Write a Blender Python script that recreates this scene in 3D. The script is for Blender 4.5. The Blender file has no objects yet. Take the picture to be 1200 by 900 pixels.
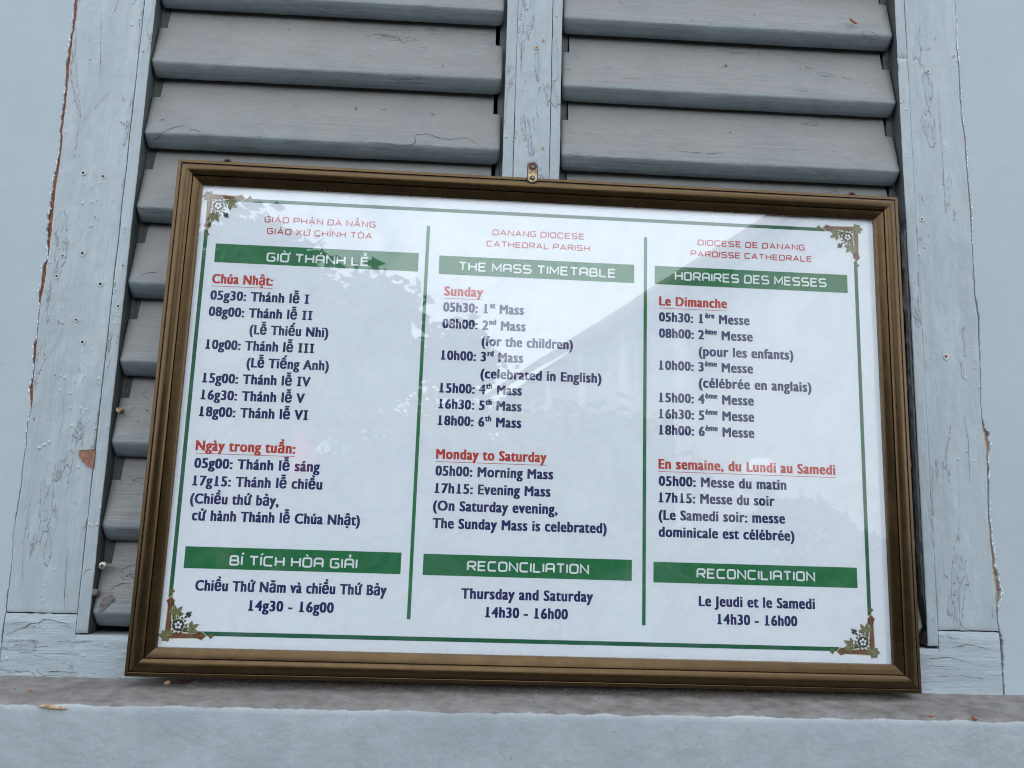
import bpy, math, random
from mathutils import Vector, Matrix, noise
random.seed(7)
S = bpy.context.scene
COL = S.collection

# ------------------------------------------------------------------ camera
cam = bpy.data.cameras.new('camera')
camo = bpy.data.objects.new('camera', cam); COL.objects.link(camo); S.camera = camo
rgt = Vector((0.99841, -0.04883, 0.02808)); upv = Vector((-0.03548, -0.15803, 0.9868)); fwd = Vector((0.04374, 0.98623, 0.15952))
mt = Matrix((rgt, upv, -fwd)).transposed().to_4x4(); mt.translation = Vector((0, -1.0, 1.55))
camo.matrix_world = mt
cam.sensor_width = 36; cam.lens = 36 * 950 / 1200; cam.clip_start = 0.01; cam.clip_end = 2000

# ------------------------------------------------------------------ light
SUN_EL, SUN_AZ = math.radians(56), math.radians(-24)      # high sun standing behind the facade
w = bpy.data.worlds.new('World'); S.world = w; w.use_nodes = True
nt = w.node_tree; nt.nodes.clear()
out = nt.nodes.new('ShaderNodeOutputWorld'); bg = nt.nodes.new('ShaderNodeBackground')
sky = nt.nodes.new('ShaderNodeTexSky'); sky.sky_type = 'NISHITA'; sky.sun_disc = False
sky.sun_elevation = SUN_EL; sky.sun_rotation = SUN_AZ; sky.air_density = 1.0; sky.dust_density = 1.6; sky.ozone_density = 1.0
tc = nt.nodes.new('ShaderNodeTexCoord'); cn = nt.nodes.new('ShaderNodeTexNoise'); cn.inputs['Scale'].default_value = 2.6
cn.inputs['Detail'].default_value = 9; cn.inputs['Roughness'].default_value = 0.6
cr = nt.nodes.new('ShaderNodeValToRGB'); cr.color_ramp.elements[0].position = 0.34; cr.color_ramp.elements[1].position = 0.52
mx = nt.nodes.new('ShaderNodeMix'); mx.data_type = 'RGBA'; mx.inputs['B'].default_value = (15.5, 16.4, 18.0, 1)
nt.links.new(tc.outputs['Generated'], cn.inputs['Vector']); nt.links.new(cn.outputs['Fac'], cr.inputs['Fac'])
nt.links.new(cr.outputs['Color'], mx.inputs['Factor']); nt.links.new(sky.outputs['Color'], mx.inputs['A'])
nt.links.new(mx.outputs['Result'], bg.inputs['Color']); bg.inputs['Strength'].default_value = 0.12
nt.links.new(bg.outputs['Background'], out.inputs['Surface'])
sl = bpy.data.lights.new('sun', 'SUN'); sl.energy = 3.0; sl.angle = math.radians(0.6); sl.color = (1, 0.95, 0.87)
so = bpy.data.objects.new('sun', sl); COL.objects.link(so); so.location = (0, 6, 14)
sd = Vector((math.sin(SUN_AZ) * math.cos(SUN_EL), math.cos(SUN_AZ) * math.cos(SUN_EL), math.sin(SUN_EL)))
so.rotation_euler = sd.to_track_quat('Z', 'Y').to_euler()
S.render.engine = 'CYCLES'; S.cycles.filter_width = 1.05
S.view_settings.view_transform = 'Standard'; S.view_settings.look = 'None'; S.view_settings.gamma = 1
S.view_settings.exposure = 0.45

# ------------------------------------------------------------------ helpers
def N(x, y, z=0.0, s=1.0): return noise.noise(Vector((x * s, y * s, z * s)))

def link(o, parent=None):
    COL.objects.link(o)
    if parent: o.parent = parent
    return o

def mesh(name, V, F, mat, parent=None, smooth=False, loc=None, sharp=35):
    m = bpy.data.meshes.new(name); m.from_pydata(V, [], F); m.validate()
    ms = mat if isinstance(mat, (list, tuple)) else [mat]
    for k in ms: m.materials.append(k)
    if smooth:
        m.polygons.foreach_set('use_smooth', [True] * len(m.polygons))
        m.set_sharp_from_angle(angle=math.radians(sharp))
    m.update()
    o = bpy.data.objects.new(name, m)
    if loc: o.location = loc
    return link(o, parent)

def thing(name, label, cat, loc=(0, 0, 0), group=None):
    o = bpy.data.objects.new(name, None); o.empty_display_size = 0.05; o.location = loc; COL.objects.link(o)
    o['label'] = label; o['category'] = cat
    if group: o['group'] = group
    return o

def tag(o, label, cat, group=None):
    o['label'] = label; o['category'] = cat
    if group: o['group'] = group
    return o

class MB:
    def __init__(s): s.V = []; s.F = []
    def add(s, V, F):
        n = len(s.V); s.V += [tuple(v) for v in V]; s.F += [tuple(i + n for i in f) for f in F]
    def box(s, x0, x1, y0, y1, z0, z1):
        s.add([(x0, y0, z0), (x1, y0, z0), (x1, y1, z0), (x0, y1, z0), (x0, y0, z1), (x1, y0, z1), (x1, y1, z1), (x0, y1, z1)],
              [(0, 1, 5, 4), (1, 2, 6, 5), (2, 3, 7, 6), (3, 0, 4, 7), (4, 5, 6, 7), (3, 2, 1, 0)])
    def grid(s, rows):
        n = len(s.V); c = len(rows[0])
        for r in rows: s.V += [tuple(v) for v in r]
        for i in range(len(rows) - 1):
            for j in range(c - 1):
                a = n + i * c + j; s.F.append((a, a + 1, a + 1 + c, a + c))
    def tube(s, P, r0, r1=None, k=8):
        r1 = r0 if r1 is None else r1; rows = []
        for i, p in enumerate(P):
            p = Vector(p); a = Vector(P[max(0, i - 1)]); b = Vector(P[min(len(P) - 1, i + 1)]); d = (b - a).normalized()
            u = d.orthogonal().normalized(); v = d.cross(u); r = r0 + (r1 - r0) * i / max(1, len(P) - 1)
            rows.append([p + (u * math.cos(t) + v * math.sin(t)) * r for t in [2 * math.pi * q / k for q in range(k + 1)]])
        s.grid(rows)
    def build(s, name, mat, parent=None, smooth=False, loc=None, sharp=35): return mesh(name, s.V, s.F, mat, parent, smooth, loc, sharp)

def interp(L, z):
    """x of a polyline [(x, z)...] with falling z at height z."""
    if z >= L[0][1]: return L[0][0]
    for (x0, z0), (x1, z1) in zip(L, L[1:]):
        if z1 <= z <= z0: return x0 + (x1 - x0) * (z0 - z) / max(1e-9, z0 - z1)
    return L[-1][0]

# ------------------------------------------------------------------ materials
def mat_new(name):
    m = bpy.data.materials.new(name); m.use_nodes = True; nt = m.node_tree
    return m, nt, nt.nodes['Principled BSDF']

def nd(nt, kind, **kw):
    n = nt.nodes.new(kind)
    for k, v in kw.items():
        if k in n.inputs: n.inputs[k].default_value = v
        else: setattr(n, k, v)
    return n

def ramp(nt, src, p0, p1, c0=(0, 0, 0, 1), c1=(1, 1, 1, 1)):
    r = nt.nodes.new('ShaderNodeValToRGB'); e = r.color_ramp.elements
    e[0].position = p0; e[1].position = p1; e[0].color = c0; e[1].color = c1
    nt.links.new(src, r.inputs['Fac']); return r.outputs['Color']

def mixc(nt, fac, a, b, blend='MIX'):
    m = nt.nodes.new('ShaderNodeMix'); m.data_type = 'RGBA'; m.blend_type = blend
    for key, v in (('Factor', fac), ('A', a), ('B', b)):
        if isinstance(v, (int, float)): m.inputs[key].default_value = v
        elif isinstance(v, tuple): m.inputs[key].default_value = v
        else: nt.links.new(v, m.inputs[key])
    return m.outputs['Result']

def coords(nt, scale=(1, 1, 1), rand=False):
    tc = nt.nodes.new('ShaderNodeTexCoord'); mp = nt.nodes.new('ShaderNodeMapping'); mp.inputs['Scale'].default_value = scale
    nt.links.new(tc.outputs['Object'], mp.inputs['Vector'])
    if rand:
        oi = nt.nodes.new('ShaderNodeObjectInfo'); mu = nt.nodes.new('ShaderNodeMath'); mu.operation = 'MULTIPLY'; mu.inputs[1].default_value = 40
        nt.links.new(oi.outputs['Random'], mu.inputs[0]); cb = nt.nodes.new('ShaderNodeCombineXYZ')
        for i in range(3): nt.links.new(mu.outputs[0], cb.inputs[i])
        nt.links.new(cb.outputs[0], mp.inputs['Location'])
    return mp.outputs['Vector']

def tex(nt, vec, scale, detail=4, rough=0.55, kind='Fac', dist=0):
    t = nt.nodes.new('ShaderNodeTexNoise'); t.inputs['Scale'].default_value = scale; t.inputs['Detail'].default_value = detail
    t.inputs['Roughness'].default_value = rough; t.inputs['Distortion'].default_value = dist
    nt.links.new(vec, t.inputs['Vector']); return t.outputs[kind]

def bump(nt, heights, bsdf):
    """heights: list of (socket, strength, distance) chained."""
    prev = None
    for h, st, di in heights:
        b = nt.nodes.new('ShaderNodeBump'); b.inputs['Strength'].default_value = st; b.inputs['Distance'].default_value = di
        nt.links.new(h, b.inputs['Height'])
        if prev: nt.links.new(prev, b.inputs['Normal'])
        prev = b.outputs['Normal']
    nt.links.new(prev, bsdf.inputs['Normal'])

def paint(name, c, stretch=(1, 1, 1), var=0.12, rough=0.5, pimples=True, grain=0.0016, lumpd=0.0017, flake=True, streaks=0.0, rand=True):
    m, nt, b = mat_new(name)
    v = coords(nt, stretch, rand); v0 = coords(nt, (1, 1, 1), rand)
    big = tex(nt, v, 9, 5, 0.6); fine = tex(nt, v, 70, 6, 0.65); dots = tex(nt, v0, 260, 2, 0.5); lump = tex(nt, coords(nt, tuple(0.5 + 0.5 * q for q in stretch), rand), 42, 4, 0.6, dist=0.3)
    lo = tuple(x * (1 - var) for x in c) + (1,); hi = tuple(min(1, x * (1 + var)) for x in c) + (1,)
    col = ramp(nt, big, 0.32, 0.68, lo, hi)
    f2 = ramp(nt, fine, 0.45, 0.75)
    col = mixc(nt, 0.35, col, mixc(nt, f2, lo, tuple(min(1, x * (1 + var * 1.4)) for x in c) + (1,)))
    if not flake:
        stn = ramp(nt, tex(nt, coords(nt, (3, 1, 1.1), rand), 2.2, 7, 0.65), 0.42, 0.72); col = mixc(nt, mixc(nt, 0.5, (0, 0, 0, 1), stn), col, (c[0] * .86, c[1] * .86, c[2] * .85, 1))
        sp = ramp(nt, tex(nt, v0, 150, 2, 0.5), 0.74, 0.77); col = mixc(nt, mixc(nt, 0.4, (0, 0, 0, 1), sp), col, (c[0] * .5, c[1] * .5, c[2] * .5, 1))
    if streaks:
        s = tex(nt, coords(nt, (60, 60, 2.2), rand), 1.4, 5, 0.7)
        col = mixc(nt, mixc(nt, streaks, (0, 0, 0, 1), ramp(nt, s, 0.5, 0.72)), col, tuple(x * 0.72 for x in c) + (1,))
    pale = ramp(nt, tex(nt, v, 120, 5, 0.7), 0.66, 0.74)      # rubbed, chalky flecks
    col = mixc(nt, mixc(nt, 0.6, (0, 0, 0, 1), pale), col, tuple(min(1, x * 1.35) for x in c) + (1,))
    nt.links.new(col, b.inputs['Base Color']); b.inputs['Roughness'].default_value = rough
    hs = [(fine, 0.9, grain), (lump, 0.9, lumpd)]
    if pimples:
        vo = nt.nodes.new('ShaderNodeTexVoronoi'); vo.inputs['Scale'].default_value = 85; nt.links.new(v0, vo.inputs['Vector'])
        pm = ramp(nt, vo.outputs['Distance'], 0.0, 0.22, (1, 1, 1, 1), (0, 0, 0, 1))
        msk = ramp(nt, tex(nt, v0, 14, 2), 0.52, 0.62)
        hs.append((mixc(nt, msk, (0, 0, 0, 1), pm), 0.9, 0.0012))
    if flake:
        fl = tex(nt, v, 26, 7, 0.62, dist=0.25); gr = tex(nt, coords(nt, (90, 1, 2.4) if stretch[2] < 1 else (2.4, 1, 90), rand), 1.6, 5, 0.65)
        st = ramp(nt, fl, 0.575, 0.585); hs += [(gr, 0.8, 0.0009), (st, 1.0, 0.0009), (ramp(nt, fl, 0.655, 0.66), 1.0, 0.0010)]
        col = mixc(nt, mixc(nt, 0.30, (0, 0, 0, 1), st), col, tuple(x * 0.80 for x in c) + (1,))
        gap = ramp(nt, fl, 0.571, 0.577); gap2 = mixc(nt, 1.0, gap, ramp(nt, fl, 0.583, 0.589), 'DIFFERENCE')
        col = mixc(nt, mixc(nt, 0.3, (0, 0, 0, 1), gap2), col, (c[0] * .45, c[1] * .45, c[2] * .45, 1))
        grime = ramp(nt, tex(nt, v, 5, 6, 0.7), 0.5, 0.75); col = mixc(nt, mixc(nt, 0.28, (0, 0, 0, 1), grime), col, (c[0] * .62, c[1] * .64, c[2] * .62, 1))
        nt.links.new(col, b.inputs['Base Color'])
    bump(nt, hs, b)
    return m

def flat(name, c, rough=0.6, metal=0.0, var=0.08, scale=200):
    m, nt, b = mat_new(name); v = coords(nt)
    col = ramp(nt, tex(nt, v, scale, 3), 0.3, 0.7, tuple(x * (1 - var) for x in c) + (1,), tuple(min(1, x * (1 + var)) for x in c) + (1,))
    nt.links.new(col, b.inputs['Base Color']); b.inputs['Roughness'].default_value = rough; b.inputs['Metallic'].default_value = metal
    return m

M = {}
M['wall'] = paint('wall_paint', (0.372, 0.432, 0.462), var=0.03, rough=0.6, pimples=False, grain=0.0002, lumpd=0.0006, flake=False, rand=False)
M['board'] = paint('board_paint', (0.352, 0.412, 0.434), stretch=(1, 1, 0.22), var=0.19, rough=0.38, streaks=0.25, rand=True)
M['rail'] = paint('rail_paint', (0.345, 0.405, 0.43), stretch=(0.25, 1, 1), var=0.16, rough=0.38, rand=True)
M['post'] = paint('post_paint', (0.325, 0.382, 0.405), stretch=(1, 1, 0.3), var=0.14, rough=0.36, streaks=0.2, rand=True)
M['stile'] = paint('stile_paint', (0.075, 0.088, 0.085), stretch=(1, 1, 0.3), var=0.2, rough=0.6, rand=True)

def slat_mat():
    m, nt, b = mat_new('slat_paint')
    v = coords(nt, (1, 1, 1), True); vs = coords(nt, (0.35, 1, 1.6), True)
    base = (0.155, 0.192, 0.205); dust = (0.182, 0.190, 0.180)
    big = tex(nt, v, 11, 5, 0.6)
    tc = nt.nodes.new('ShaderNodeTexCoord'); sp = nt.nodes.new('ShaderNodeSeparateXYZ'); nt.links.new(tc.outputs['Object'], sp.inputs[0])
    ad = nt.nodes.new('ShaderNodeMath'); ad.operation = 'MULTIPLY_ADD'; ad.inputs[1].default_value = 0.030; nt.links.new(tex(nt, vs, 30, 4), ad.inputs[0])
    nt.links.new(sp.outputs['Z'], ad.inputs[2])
    df = ramp(nt, ad.outputs[0], 0.024, 0.044)                 # dust lies on the slope, rain washes the nose
    col = mixc(nt, df, ramp(nt, big, 0.3, 0.7, tuple(x * 0.88 for x in base) + (1,), tuple(x * 1.12 for x in base) + (1,)),
               ramp(nt, big, 0.3, 0.7, tuple(x * 0.9 for x in dust) + (1,), tuple(x * 1.1 for x in dust) + (1,)))
    drip = ramp(nt, tex(nt, coords(nt, (70, 1, 3), True), 1.3, 3, 0.5), 0.62, 0.72)
    msk = ramp(nt, tex(nt, v, 7, 2), 0.5, 0.62)
    col = mixc(nt, mixc(nt, 0.22, (0, 0, 0, 1), mixc(nt, msk, (0, 0, 0, 1), drip)), col, (0.12, 0.125, 0.122, 1))
    rub = ramp(nt, tex(nt, vs, 60, 5, 0.7), 0.62, 0.72)
    col = mixc(nt, mixc(nt, 0.30, (0, 0, 0, 1), rub), col, (0.34, 0.39, 0.41, 1))
    specks = ramp(nt, tex(nt, v, 420, 1), 0.75, 0.79)
    col = mixc(nt, mixc(nt, 0.5, (0, 0, 0, 1), specks), col, (0.08, 0.07, 0.06, 1))
    up = ramp(nt, ad.outputs[0], 0.075, 0.118); col = mixc(nt, mixc(nt, 0.45, (0, 0, 0, 1), up), col, (0.085, 0.085, 0.078, 1))   # shade of the slat above, with some grime, painted into the colour
    fl = tex(nt, vs, 20, 7, 0.6, dist=0.3); st = ramp(nt, fl, 0.655, 0.662); col = mixc(nt, mixc(nt, 0.25, (0, 0, 0, 1), st), col, (0.12, 0.14, 0.145, 1))
    blot = ramp(nt, tex(nt, v, 16, 6, 0.7), 0.5, 0.72); col = mixc(nt, mixc(nt, 0.30, (0, 0, 0, 1), blot), col, (0.13, 0.145, 0.145, 1))
    nt.links.new(col, b.inputs['Base Color']); b.inputs['Roughness'].default_value = 0.42
    bump(nt, [(st, 1.0, 0.0008), (tex(nt, coords(nt, (2.5, 1, 110), True), 1.5, 5, 0.6), 0.9, 0.0008), (tex(nt, vs, 60, 5, 0.6), 0.9, 0.0012), (tex(nt, v, 22, 3, 0.5, dist=0.5), 0.8, 0.003)], b)
    return m
M['slat'] = slat_mat()
M['reveal'] = paint('shaded_grimy_reveal', (0.060, 0.070, 0.070), stretch=(1, 1, 0.2), var=0.35, rough=0.6, rand=True)  # recess shade and grime together, painted dark on the strips' inner side faces
M['sealant'] = flat('black_sealant', (0.012, 0.014, 0.017), 0.45, var=0.4, scale=120)

def ledge_mat():
    m, nt, b = mat_new('ledge_paint')
    tc = nt.nodes.new('ShaderNodeTexCoord'); sp = nt.nodes.new('ShaderNodeSeparateXYZ'); nt.links.new(tc.outputs['Object'], sp.inputs[0])
    v = coords(nt)
    big = tex(nt, v, 10, 5, 0.6); mid = tex(nt, v, 45, 6, 0.65)
    paintc = ramp(nt, big, 0.3, 0.7, (0.272, 0.308, 0.325, 1), (0.342, 0.378, 0.395, 1))
    streak = ramp(nt, tex(nt, coords(nt, (45, 1, 4)), 1.2, 4, 0.6), 0.55, 0.75)
    paintc = mixc(nt, mixc(nt, 0.25, (0, 0, 0, 1), streak), paintc, (0.40, 0.445, 0.465, 1))
    dustc = ramp(nt, mid, 0.35, 0.65, (0.098, 0.093, 0.084, 1), (0.185, 0.178, 0.165, 1))
    ad = nt.nodes.new('ShaderNodeMath'); ad.operation = 'MULTIPLY_ADD'; ad.inputs[1].default_value = 0.0075
    nt.links.new(tex(nt, v, 34, 5, 0.6), ad.inputs[0]); nt.links.new(sp.outputs['Z'], ad.inputs[2])
    f = ramp(nt, ad.outputs[0], 0.5, 0.51)
    # Z of the ledge runs 1.33..1.35: remap so the ragged paint edge sits at its front lip
    mr = nt.nodes.new('ShaderNodeMapRange'); mr.inputs['From Min'].default_value = 1.3424; mr.inputs['From Max'].default_value = 1.3434
    nt.links.new(ad.outputs[0], mr.inputs['Value'])
    dk = ramp(nt, tex(nt, coords(nt, (30, 1, 2.2)), 1.1, 6, 0.7), 0.56, 0.74); paintc = mixc(nt, mixc(nt, 0.4, (0, 0, 0, 1), dk), paintc, (0.215, 0.25, 0.265, 1))
    fleck = ramp(nt, tex(nt, v, 95, 4, 0.7), 0.68, 0.72); paintc = mixc(nt, mixc(nt, 0.5, (0, 0, 0, 1), fleck), paintc, (0.52, 0.57, 0.58, 1))
    patches = ramp(nt, tex(nt, v, 18, 5, 0.65), 0.56, 0.68)
    dustc = mixc(nt, mixc(nt, 0.35, (0, 0, 0, 1), patches), dustc, (0.225, 0.235, 0.235, 1))
    col = mixc(nt, mr.outputs['Result'], paintc, dustc)
    specks = ramp(nt, tex(nt, v, 300, 2), 0.70, 0.76)
    col = mixc(nt, mixc(nt, 0.5, (0, 0, 0, 1), specks), col, (0.10, 0.09, 0.08, 1))
    nt.links.new(col, b.inputs['Base Color']); b.inputs['Roughness'].default_value = 0.75
    bump(nt, [(mid, 0.9, 0.0018), (tex(nt, v, 160, 4), 0.35, 0.0005), (tex(nt, v, 16, 3), 0.8, 0.004)], b)
    return m
M['ledge'] = ledge_mat()

def bronze():
    m, nt, b = mat_new('bronze_anodised')
    v = coords(nt); sv = coords(nt, (1, 1, 1))
    g = tex(nt, coords(nt, (3, 300, 300)), 1.0, 3)
    col = ramp(nt, tex(nt, v, 60, 5, 0.6), 0.3, 0.7, (0.074, 0.0472, 0.0215, 1), (0.094, 0.0605, 0.0285, 1))
    wear = ramp(nt, tex(nt, v, 330, 4, 0.7), 0.72, 0.78)
    col = mixc(nt, mixc(nt, 0.55, (0, 0, 0, 1), wear), col, (0.6, 0.58, 0.5, 1))
    dust = ramp(nt, tex(nt, v, 25, 5, 0.7), 0.45, 0.7)
    nt.links.new(col, b.inputs['Base Color']); b.inputs['Metallic'].default_value = 0.85
    rr = ramp(nt, dust, 0, 1, (0.24, 0.24, 0.24, 1), (0.34, 0.34, 0.34, 1)); nt.links.new(rr, b.inputs['Roughness'])
    bump(nt, [(tex(nt, v, 500, 3), 0.12, 0.0001)], b)
    return m
M['bronze'] = bronze()
M['paper'] = flat('poster_paper', (0.80, 0.83, 0.885), 0.6, var=0.015, scale=15)
M['backing'] = flat('backing_card', (0.76, 0.79, 0.86), 0.7, var=0.02, scale=20)
M['green'] = flat('green_ink', (0.002, 0.155, 0.045), 0.5, var=0.04)
M['green_line'] = flat('green_line_ink', (0.003, 0.105, 0.048), 0.5, var=0.04)
M['navy'] = flat('navy_ink', (0.004, 0.004, 0.105), 0.5, var=0.03)
M['red'] = flat('red_ink', (0.50, 0.030, 0.018), 0.5, var=0.04)
M['white_ink'] = flat('white_ink', (0.80, 0.83, 0.86), 0.5, var=0.02)
M['maroon'] = flat('ornament_brown_ink', (0.17, 0.062, 0.030), 0.5)
M['olive'] = flat('ornament_olive_ink', (0.14, 0.135, 0.045), 0.5, var=0.35, scale=400)
M['olive_light'] = flat('ornament_pale_olive_ink', (0.30, 0.28, 0.12), 0.5)
M['cream'] = flat('ornament_cream_ink', (0.62, 0.56, 0.34), 0.5)
M['ink_dark'] = flat('ornament_dark_ink', (0.02, 0.022, 0.02), 0.5)
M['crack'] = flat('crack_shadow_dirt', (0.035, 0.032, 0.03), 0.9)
M['dark'] = flat('dark_interior', (0.012, 0.011, 0.011), 0.9)
M['rust'] = flat('rust', (0.27, 0.095, 0.035), 0.85, var=0.55, scale=220)
M['tan'] = flat('bare_tan_wood', (0.42, 0.29, 0.19), 0.85, var=0.45, scale=260)
M['brown'] = flat('bare_brown_wood', (0.24, 0.115, 0.075), 0.85, var=0.4, scale=260)
M['pale'] = flat('pale_paint_lip', (0.66, 0.72, 0.74), 0.6)
M['grime'] = flat('grime_scab', (0.13, 0.115, 0.10), 0.85, var=0.5, scale=300)
M['steel'] = flat('screw_steel', (0.40, 0.37, 0.33), 0.45, metal=0.6, var=0.3, scale=400)
M['plate'] = flat('worn_brass_plate', (0.36, 0.29, 0.16), 0.6, metal=0.25, var=0.8, scale=300)
M['ring'] = flat('rusted_iron', (0.075, 0.045, 0.035), 0.7, metal=0.2, var=0.5, scale=400)

def glass():
    m, nt, b = mat_new('clear_glass'); nt.nodes.remove(b)
    o = nt.nodes['Material Output']
    tr = nd(nt, 'ShaderNodeBsdfTransparent'); tr.inputs['Color'].default_value = (0.975, 0.985, 0.98, 1)
    gl = nd(nt, 'ShaderNodeBsdfGlossy'); gl.inputs['Roughness'].default_value = 0.012; gl.inputs['Color'].default_value = (1, 1, 1, 1)
    fr = nd(nt, 'ShaderNodeFresnel'); ge = nt.nodes.new('ShaderNodeNewGeometry'); mrr = nt.nodes.new('ShaderNodeMapRange')
    mrr.inputs['To Min'].default_value = 1.62; mrr.inputs['To Max'].default_value = 1 / 1.62      # same reflectance from either face of the thin pane
    nt.links.new(ge.outputs['Backfacing'], mrr.inputs['Value']); nt.links.new(mrr.outputs[0], fr.inputs['IOR'])
    mxs = nt.nodes.new('ShaderNodeMixShader'); nt.links.new(fr.outputs[0], mxs.inputs[0]); nt.links.new(tr.outputs[0], mxs.inputs[1]); nt.links.new(gl.outputs[0], mxs.inputs[2])
    v = coords(nt)
    bp = nt.nodes.new('ShaderNodeBump'); bp.inputs['Strength'].default_value = 0.12; bp.inputs['Distance'].default_value = 0.0006
    nt.links.new(tex(nt, v, 9, 2), bp.inputs['Height']); nt.links.new(bp.outputs[0], gl.inputs['Normal'])
    # dust film and wiped scratches lying on the pane
    df = nd(nt, 'ShaderNodeBsdfDiffuse'); df.inputs['Color'].default_value = (0.62, 0.66, 0.7, 1)
    sm = ramp(nt, tex(nt, v, 14, 6, 0.7, dist=1.2), 0.45, 0.8, (0.002, 0.002, 0.002, 1), (0.045, 0.045, 0.045, 1))
    sc = ramp(nt, tex(nt, coords(nt, (8, 1, 90)), 2.5, 5, 0.75), 0.66, 0.72, (0, 0, 0, 1), (0.06, 0.06, 0.06, 1))
    ad = mixc(nt, 1.0, sm, sc, 'ADD')
    m2 = nt.nodes.new('ShaderNodeMixShader'); nt.links.new(ad, m2.inputs[0]); nt.links.new(mxs.outputs[0], m2.inputs[1]); nt.links.new(df.outputs[0], m2.inputs[2])
    nt.links.new(m2.outputs[0], o.inputs['Surface'])
    return m
M['glass'] = glass()

# ------------------------------------------------------------------ setting: ground and facade wall
def ground_mat():
    m, nt, b = mat_new('plaza_paving'); v = coords(nt)
    br = nt.nodes.new('ShaderNodeTexBrick'); br.inputs['Scale'].default_value = 1.6; br.inputs['Color1'].default_value = (0.065, 0.062, 0.06, 1)
    br.inputs['Color2'].default_value = (0.08, 0.077, 0.073, 1); br.inputs['Mortar'].default_value = (0.04, 0.04, 0.04, 1); nt.links.new(v, br.inputs['Vector'])
    nt.links.new(br.outputs['Color'], b.inputs['Base Color']); b.inputs['Roughness'].default_value = 0.8
    return m
g = mesh('ground', [(-600, -600, 0), (600, -600, 0), (600, 600, 0), (-600, 600, 0)], [(0, 1, 2, 3)], ground_mat()); g['kind'] = 'structure'

def mm(L): return [(x / 1000, z / 1000) for x, z in L]
CRL = mm([(-541.9, 2602), (-541.9, 2202.7), (-541.3, 2178.2), (-542.7, 2141.6), (-542.2, 2117.5), (-541.4, 2081.7), (-540.2, 2052.2), (-541.1, 2022.9), (-539.1, 2005.5), (-539.0, 1976.6), (-540.0, 1948.0), (-539.9, 1919.6), (-539.1, 1894.8), (-538.6, 1863.6), (-539.1, 1841.5), (-539.4, 1817.3), (-541.2, 1797.6), (-541.1, 1770.5), (-540.0, 1743.7), (-539.5, 1730.9), (-539.0, 1701.3), (-536.9, 1675.1), (-536.3, 1661.6), (-539.0, 1641.7), (-537.1, 1618.1), (-538.0, 1592.6), (-536.9, 1567.3), (-538.2, 1537.2), (-539.0, 1512.2), (-537.0, 1487.6), (-536.3, 1458.2), (-537.2, 1441.7), (-536.0, 1424.4), (-537.5, 1400), (-536.5, 1375), (-537, 1349)])
CRR = mm([(647.0, 2602), (647.0, 2276.0), (647.1, 2237.0), (644.9, 2202.2), (646.2, 2183.2), (645.6, 2154.0), (645.2, 2128.9), (645.7, 2097.7), (647.7, 2073.1), (647.8, 2036.3), (648.2, 2006.0), (649.1, 1964.0), (648.4, 1916.6), (648.4, 1881.5), (647.7, 1852.5), (650.5, 1823.9), (649.4, 1789.7), (648.7, 1744.6), (646.5, 1711.2), (646.7, 1680.4), (649.6, 1656.5), (650.0, 1629.4), (647.0, 1570.5), (647.6, 1528.5), (648.7, 1497.3), (650.9, 1466.5), (649.5, 1446.0), (650.4, 1427.8), (653.2, 1420.8), (652.5, 1395.6), (651.4, 1365.7), (652.7, 1349)])
GL = [(0.0016, 2.602), (0.0014, 2.24), (0.0034, 2.20), (0.0022, 2.15), (0.0036, 2.11), (0.0024, 2.08), (0.0030, 2.04), (0.0020, 2.0), (0.0034, 1.96), (0.0040, 1.92), (0.0048, 1.89), (0.0030, 1.87), (0.0007, 1.85), (0.0046, 1.835), (0.0030, 1.80), (0.0006, 1.79), (0.0006, 1.75), (0.0034, 1.735), (0.0014, 1.715), (0.0007, 1.70), (0.0034, 1.685), (0.0030, 1.672), (0.0005, 1.66), (0.0006, 1.60), (0.0010, 1.54), (0.0004, 1.50), (0.0010, 1.44), (0.0012, 1.42), (0.0006, 1.349)]
GR = [(0.0003, 2.602), (0.0003, 2.22), (0.0010, 2.19), (0.0014, 2.15), (0.0010, 2.10), (0.0020, 2.07), (0.0012, 2.03), (0.0020, 1.99), (0.0012, 1.94), (0.0009, 1.88), (0.0022, 1.82), (0.0012, 1.78), (0.0008, 1.72), (0.0006, 1.69), (0.0052, 1.672), (0.0052, 1.65), (0.0022, 1.64), (0.0018, 1.56), (0.0026, 1.53), (0.0040, 1.50), (0.0058, 1.485), (0.0064, 1.47), (0.0018, 1.455), (0.0012, 1.43), (0.0026, 1.41), (0.0016, 1.36), (0.0010, 1.349)]
def edgeL(z): return interp(CRL, z) + 0.0008 * N(z * 90, 1) + 0.0006 * N(z * 320, 2)
def gapL(z): return max(0.0005, interp(GL, z) * (1.25 + 0.7 * N(z * 110, 5) + 0.5 * N(z * 380, 6)))
def edgeR(z): return interp(CRR, z) + 0.0008 * N(z * 90, 3) + 0.0006 * N(z * 320, 4)
def gapR(z): return max(0.0004, interp(GR, z) * (1.15 + 0.7 * N(z * 110, 8) + 0.5 * N(z * 380, 9)))

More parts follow.
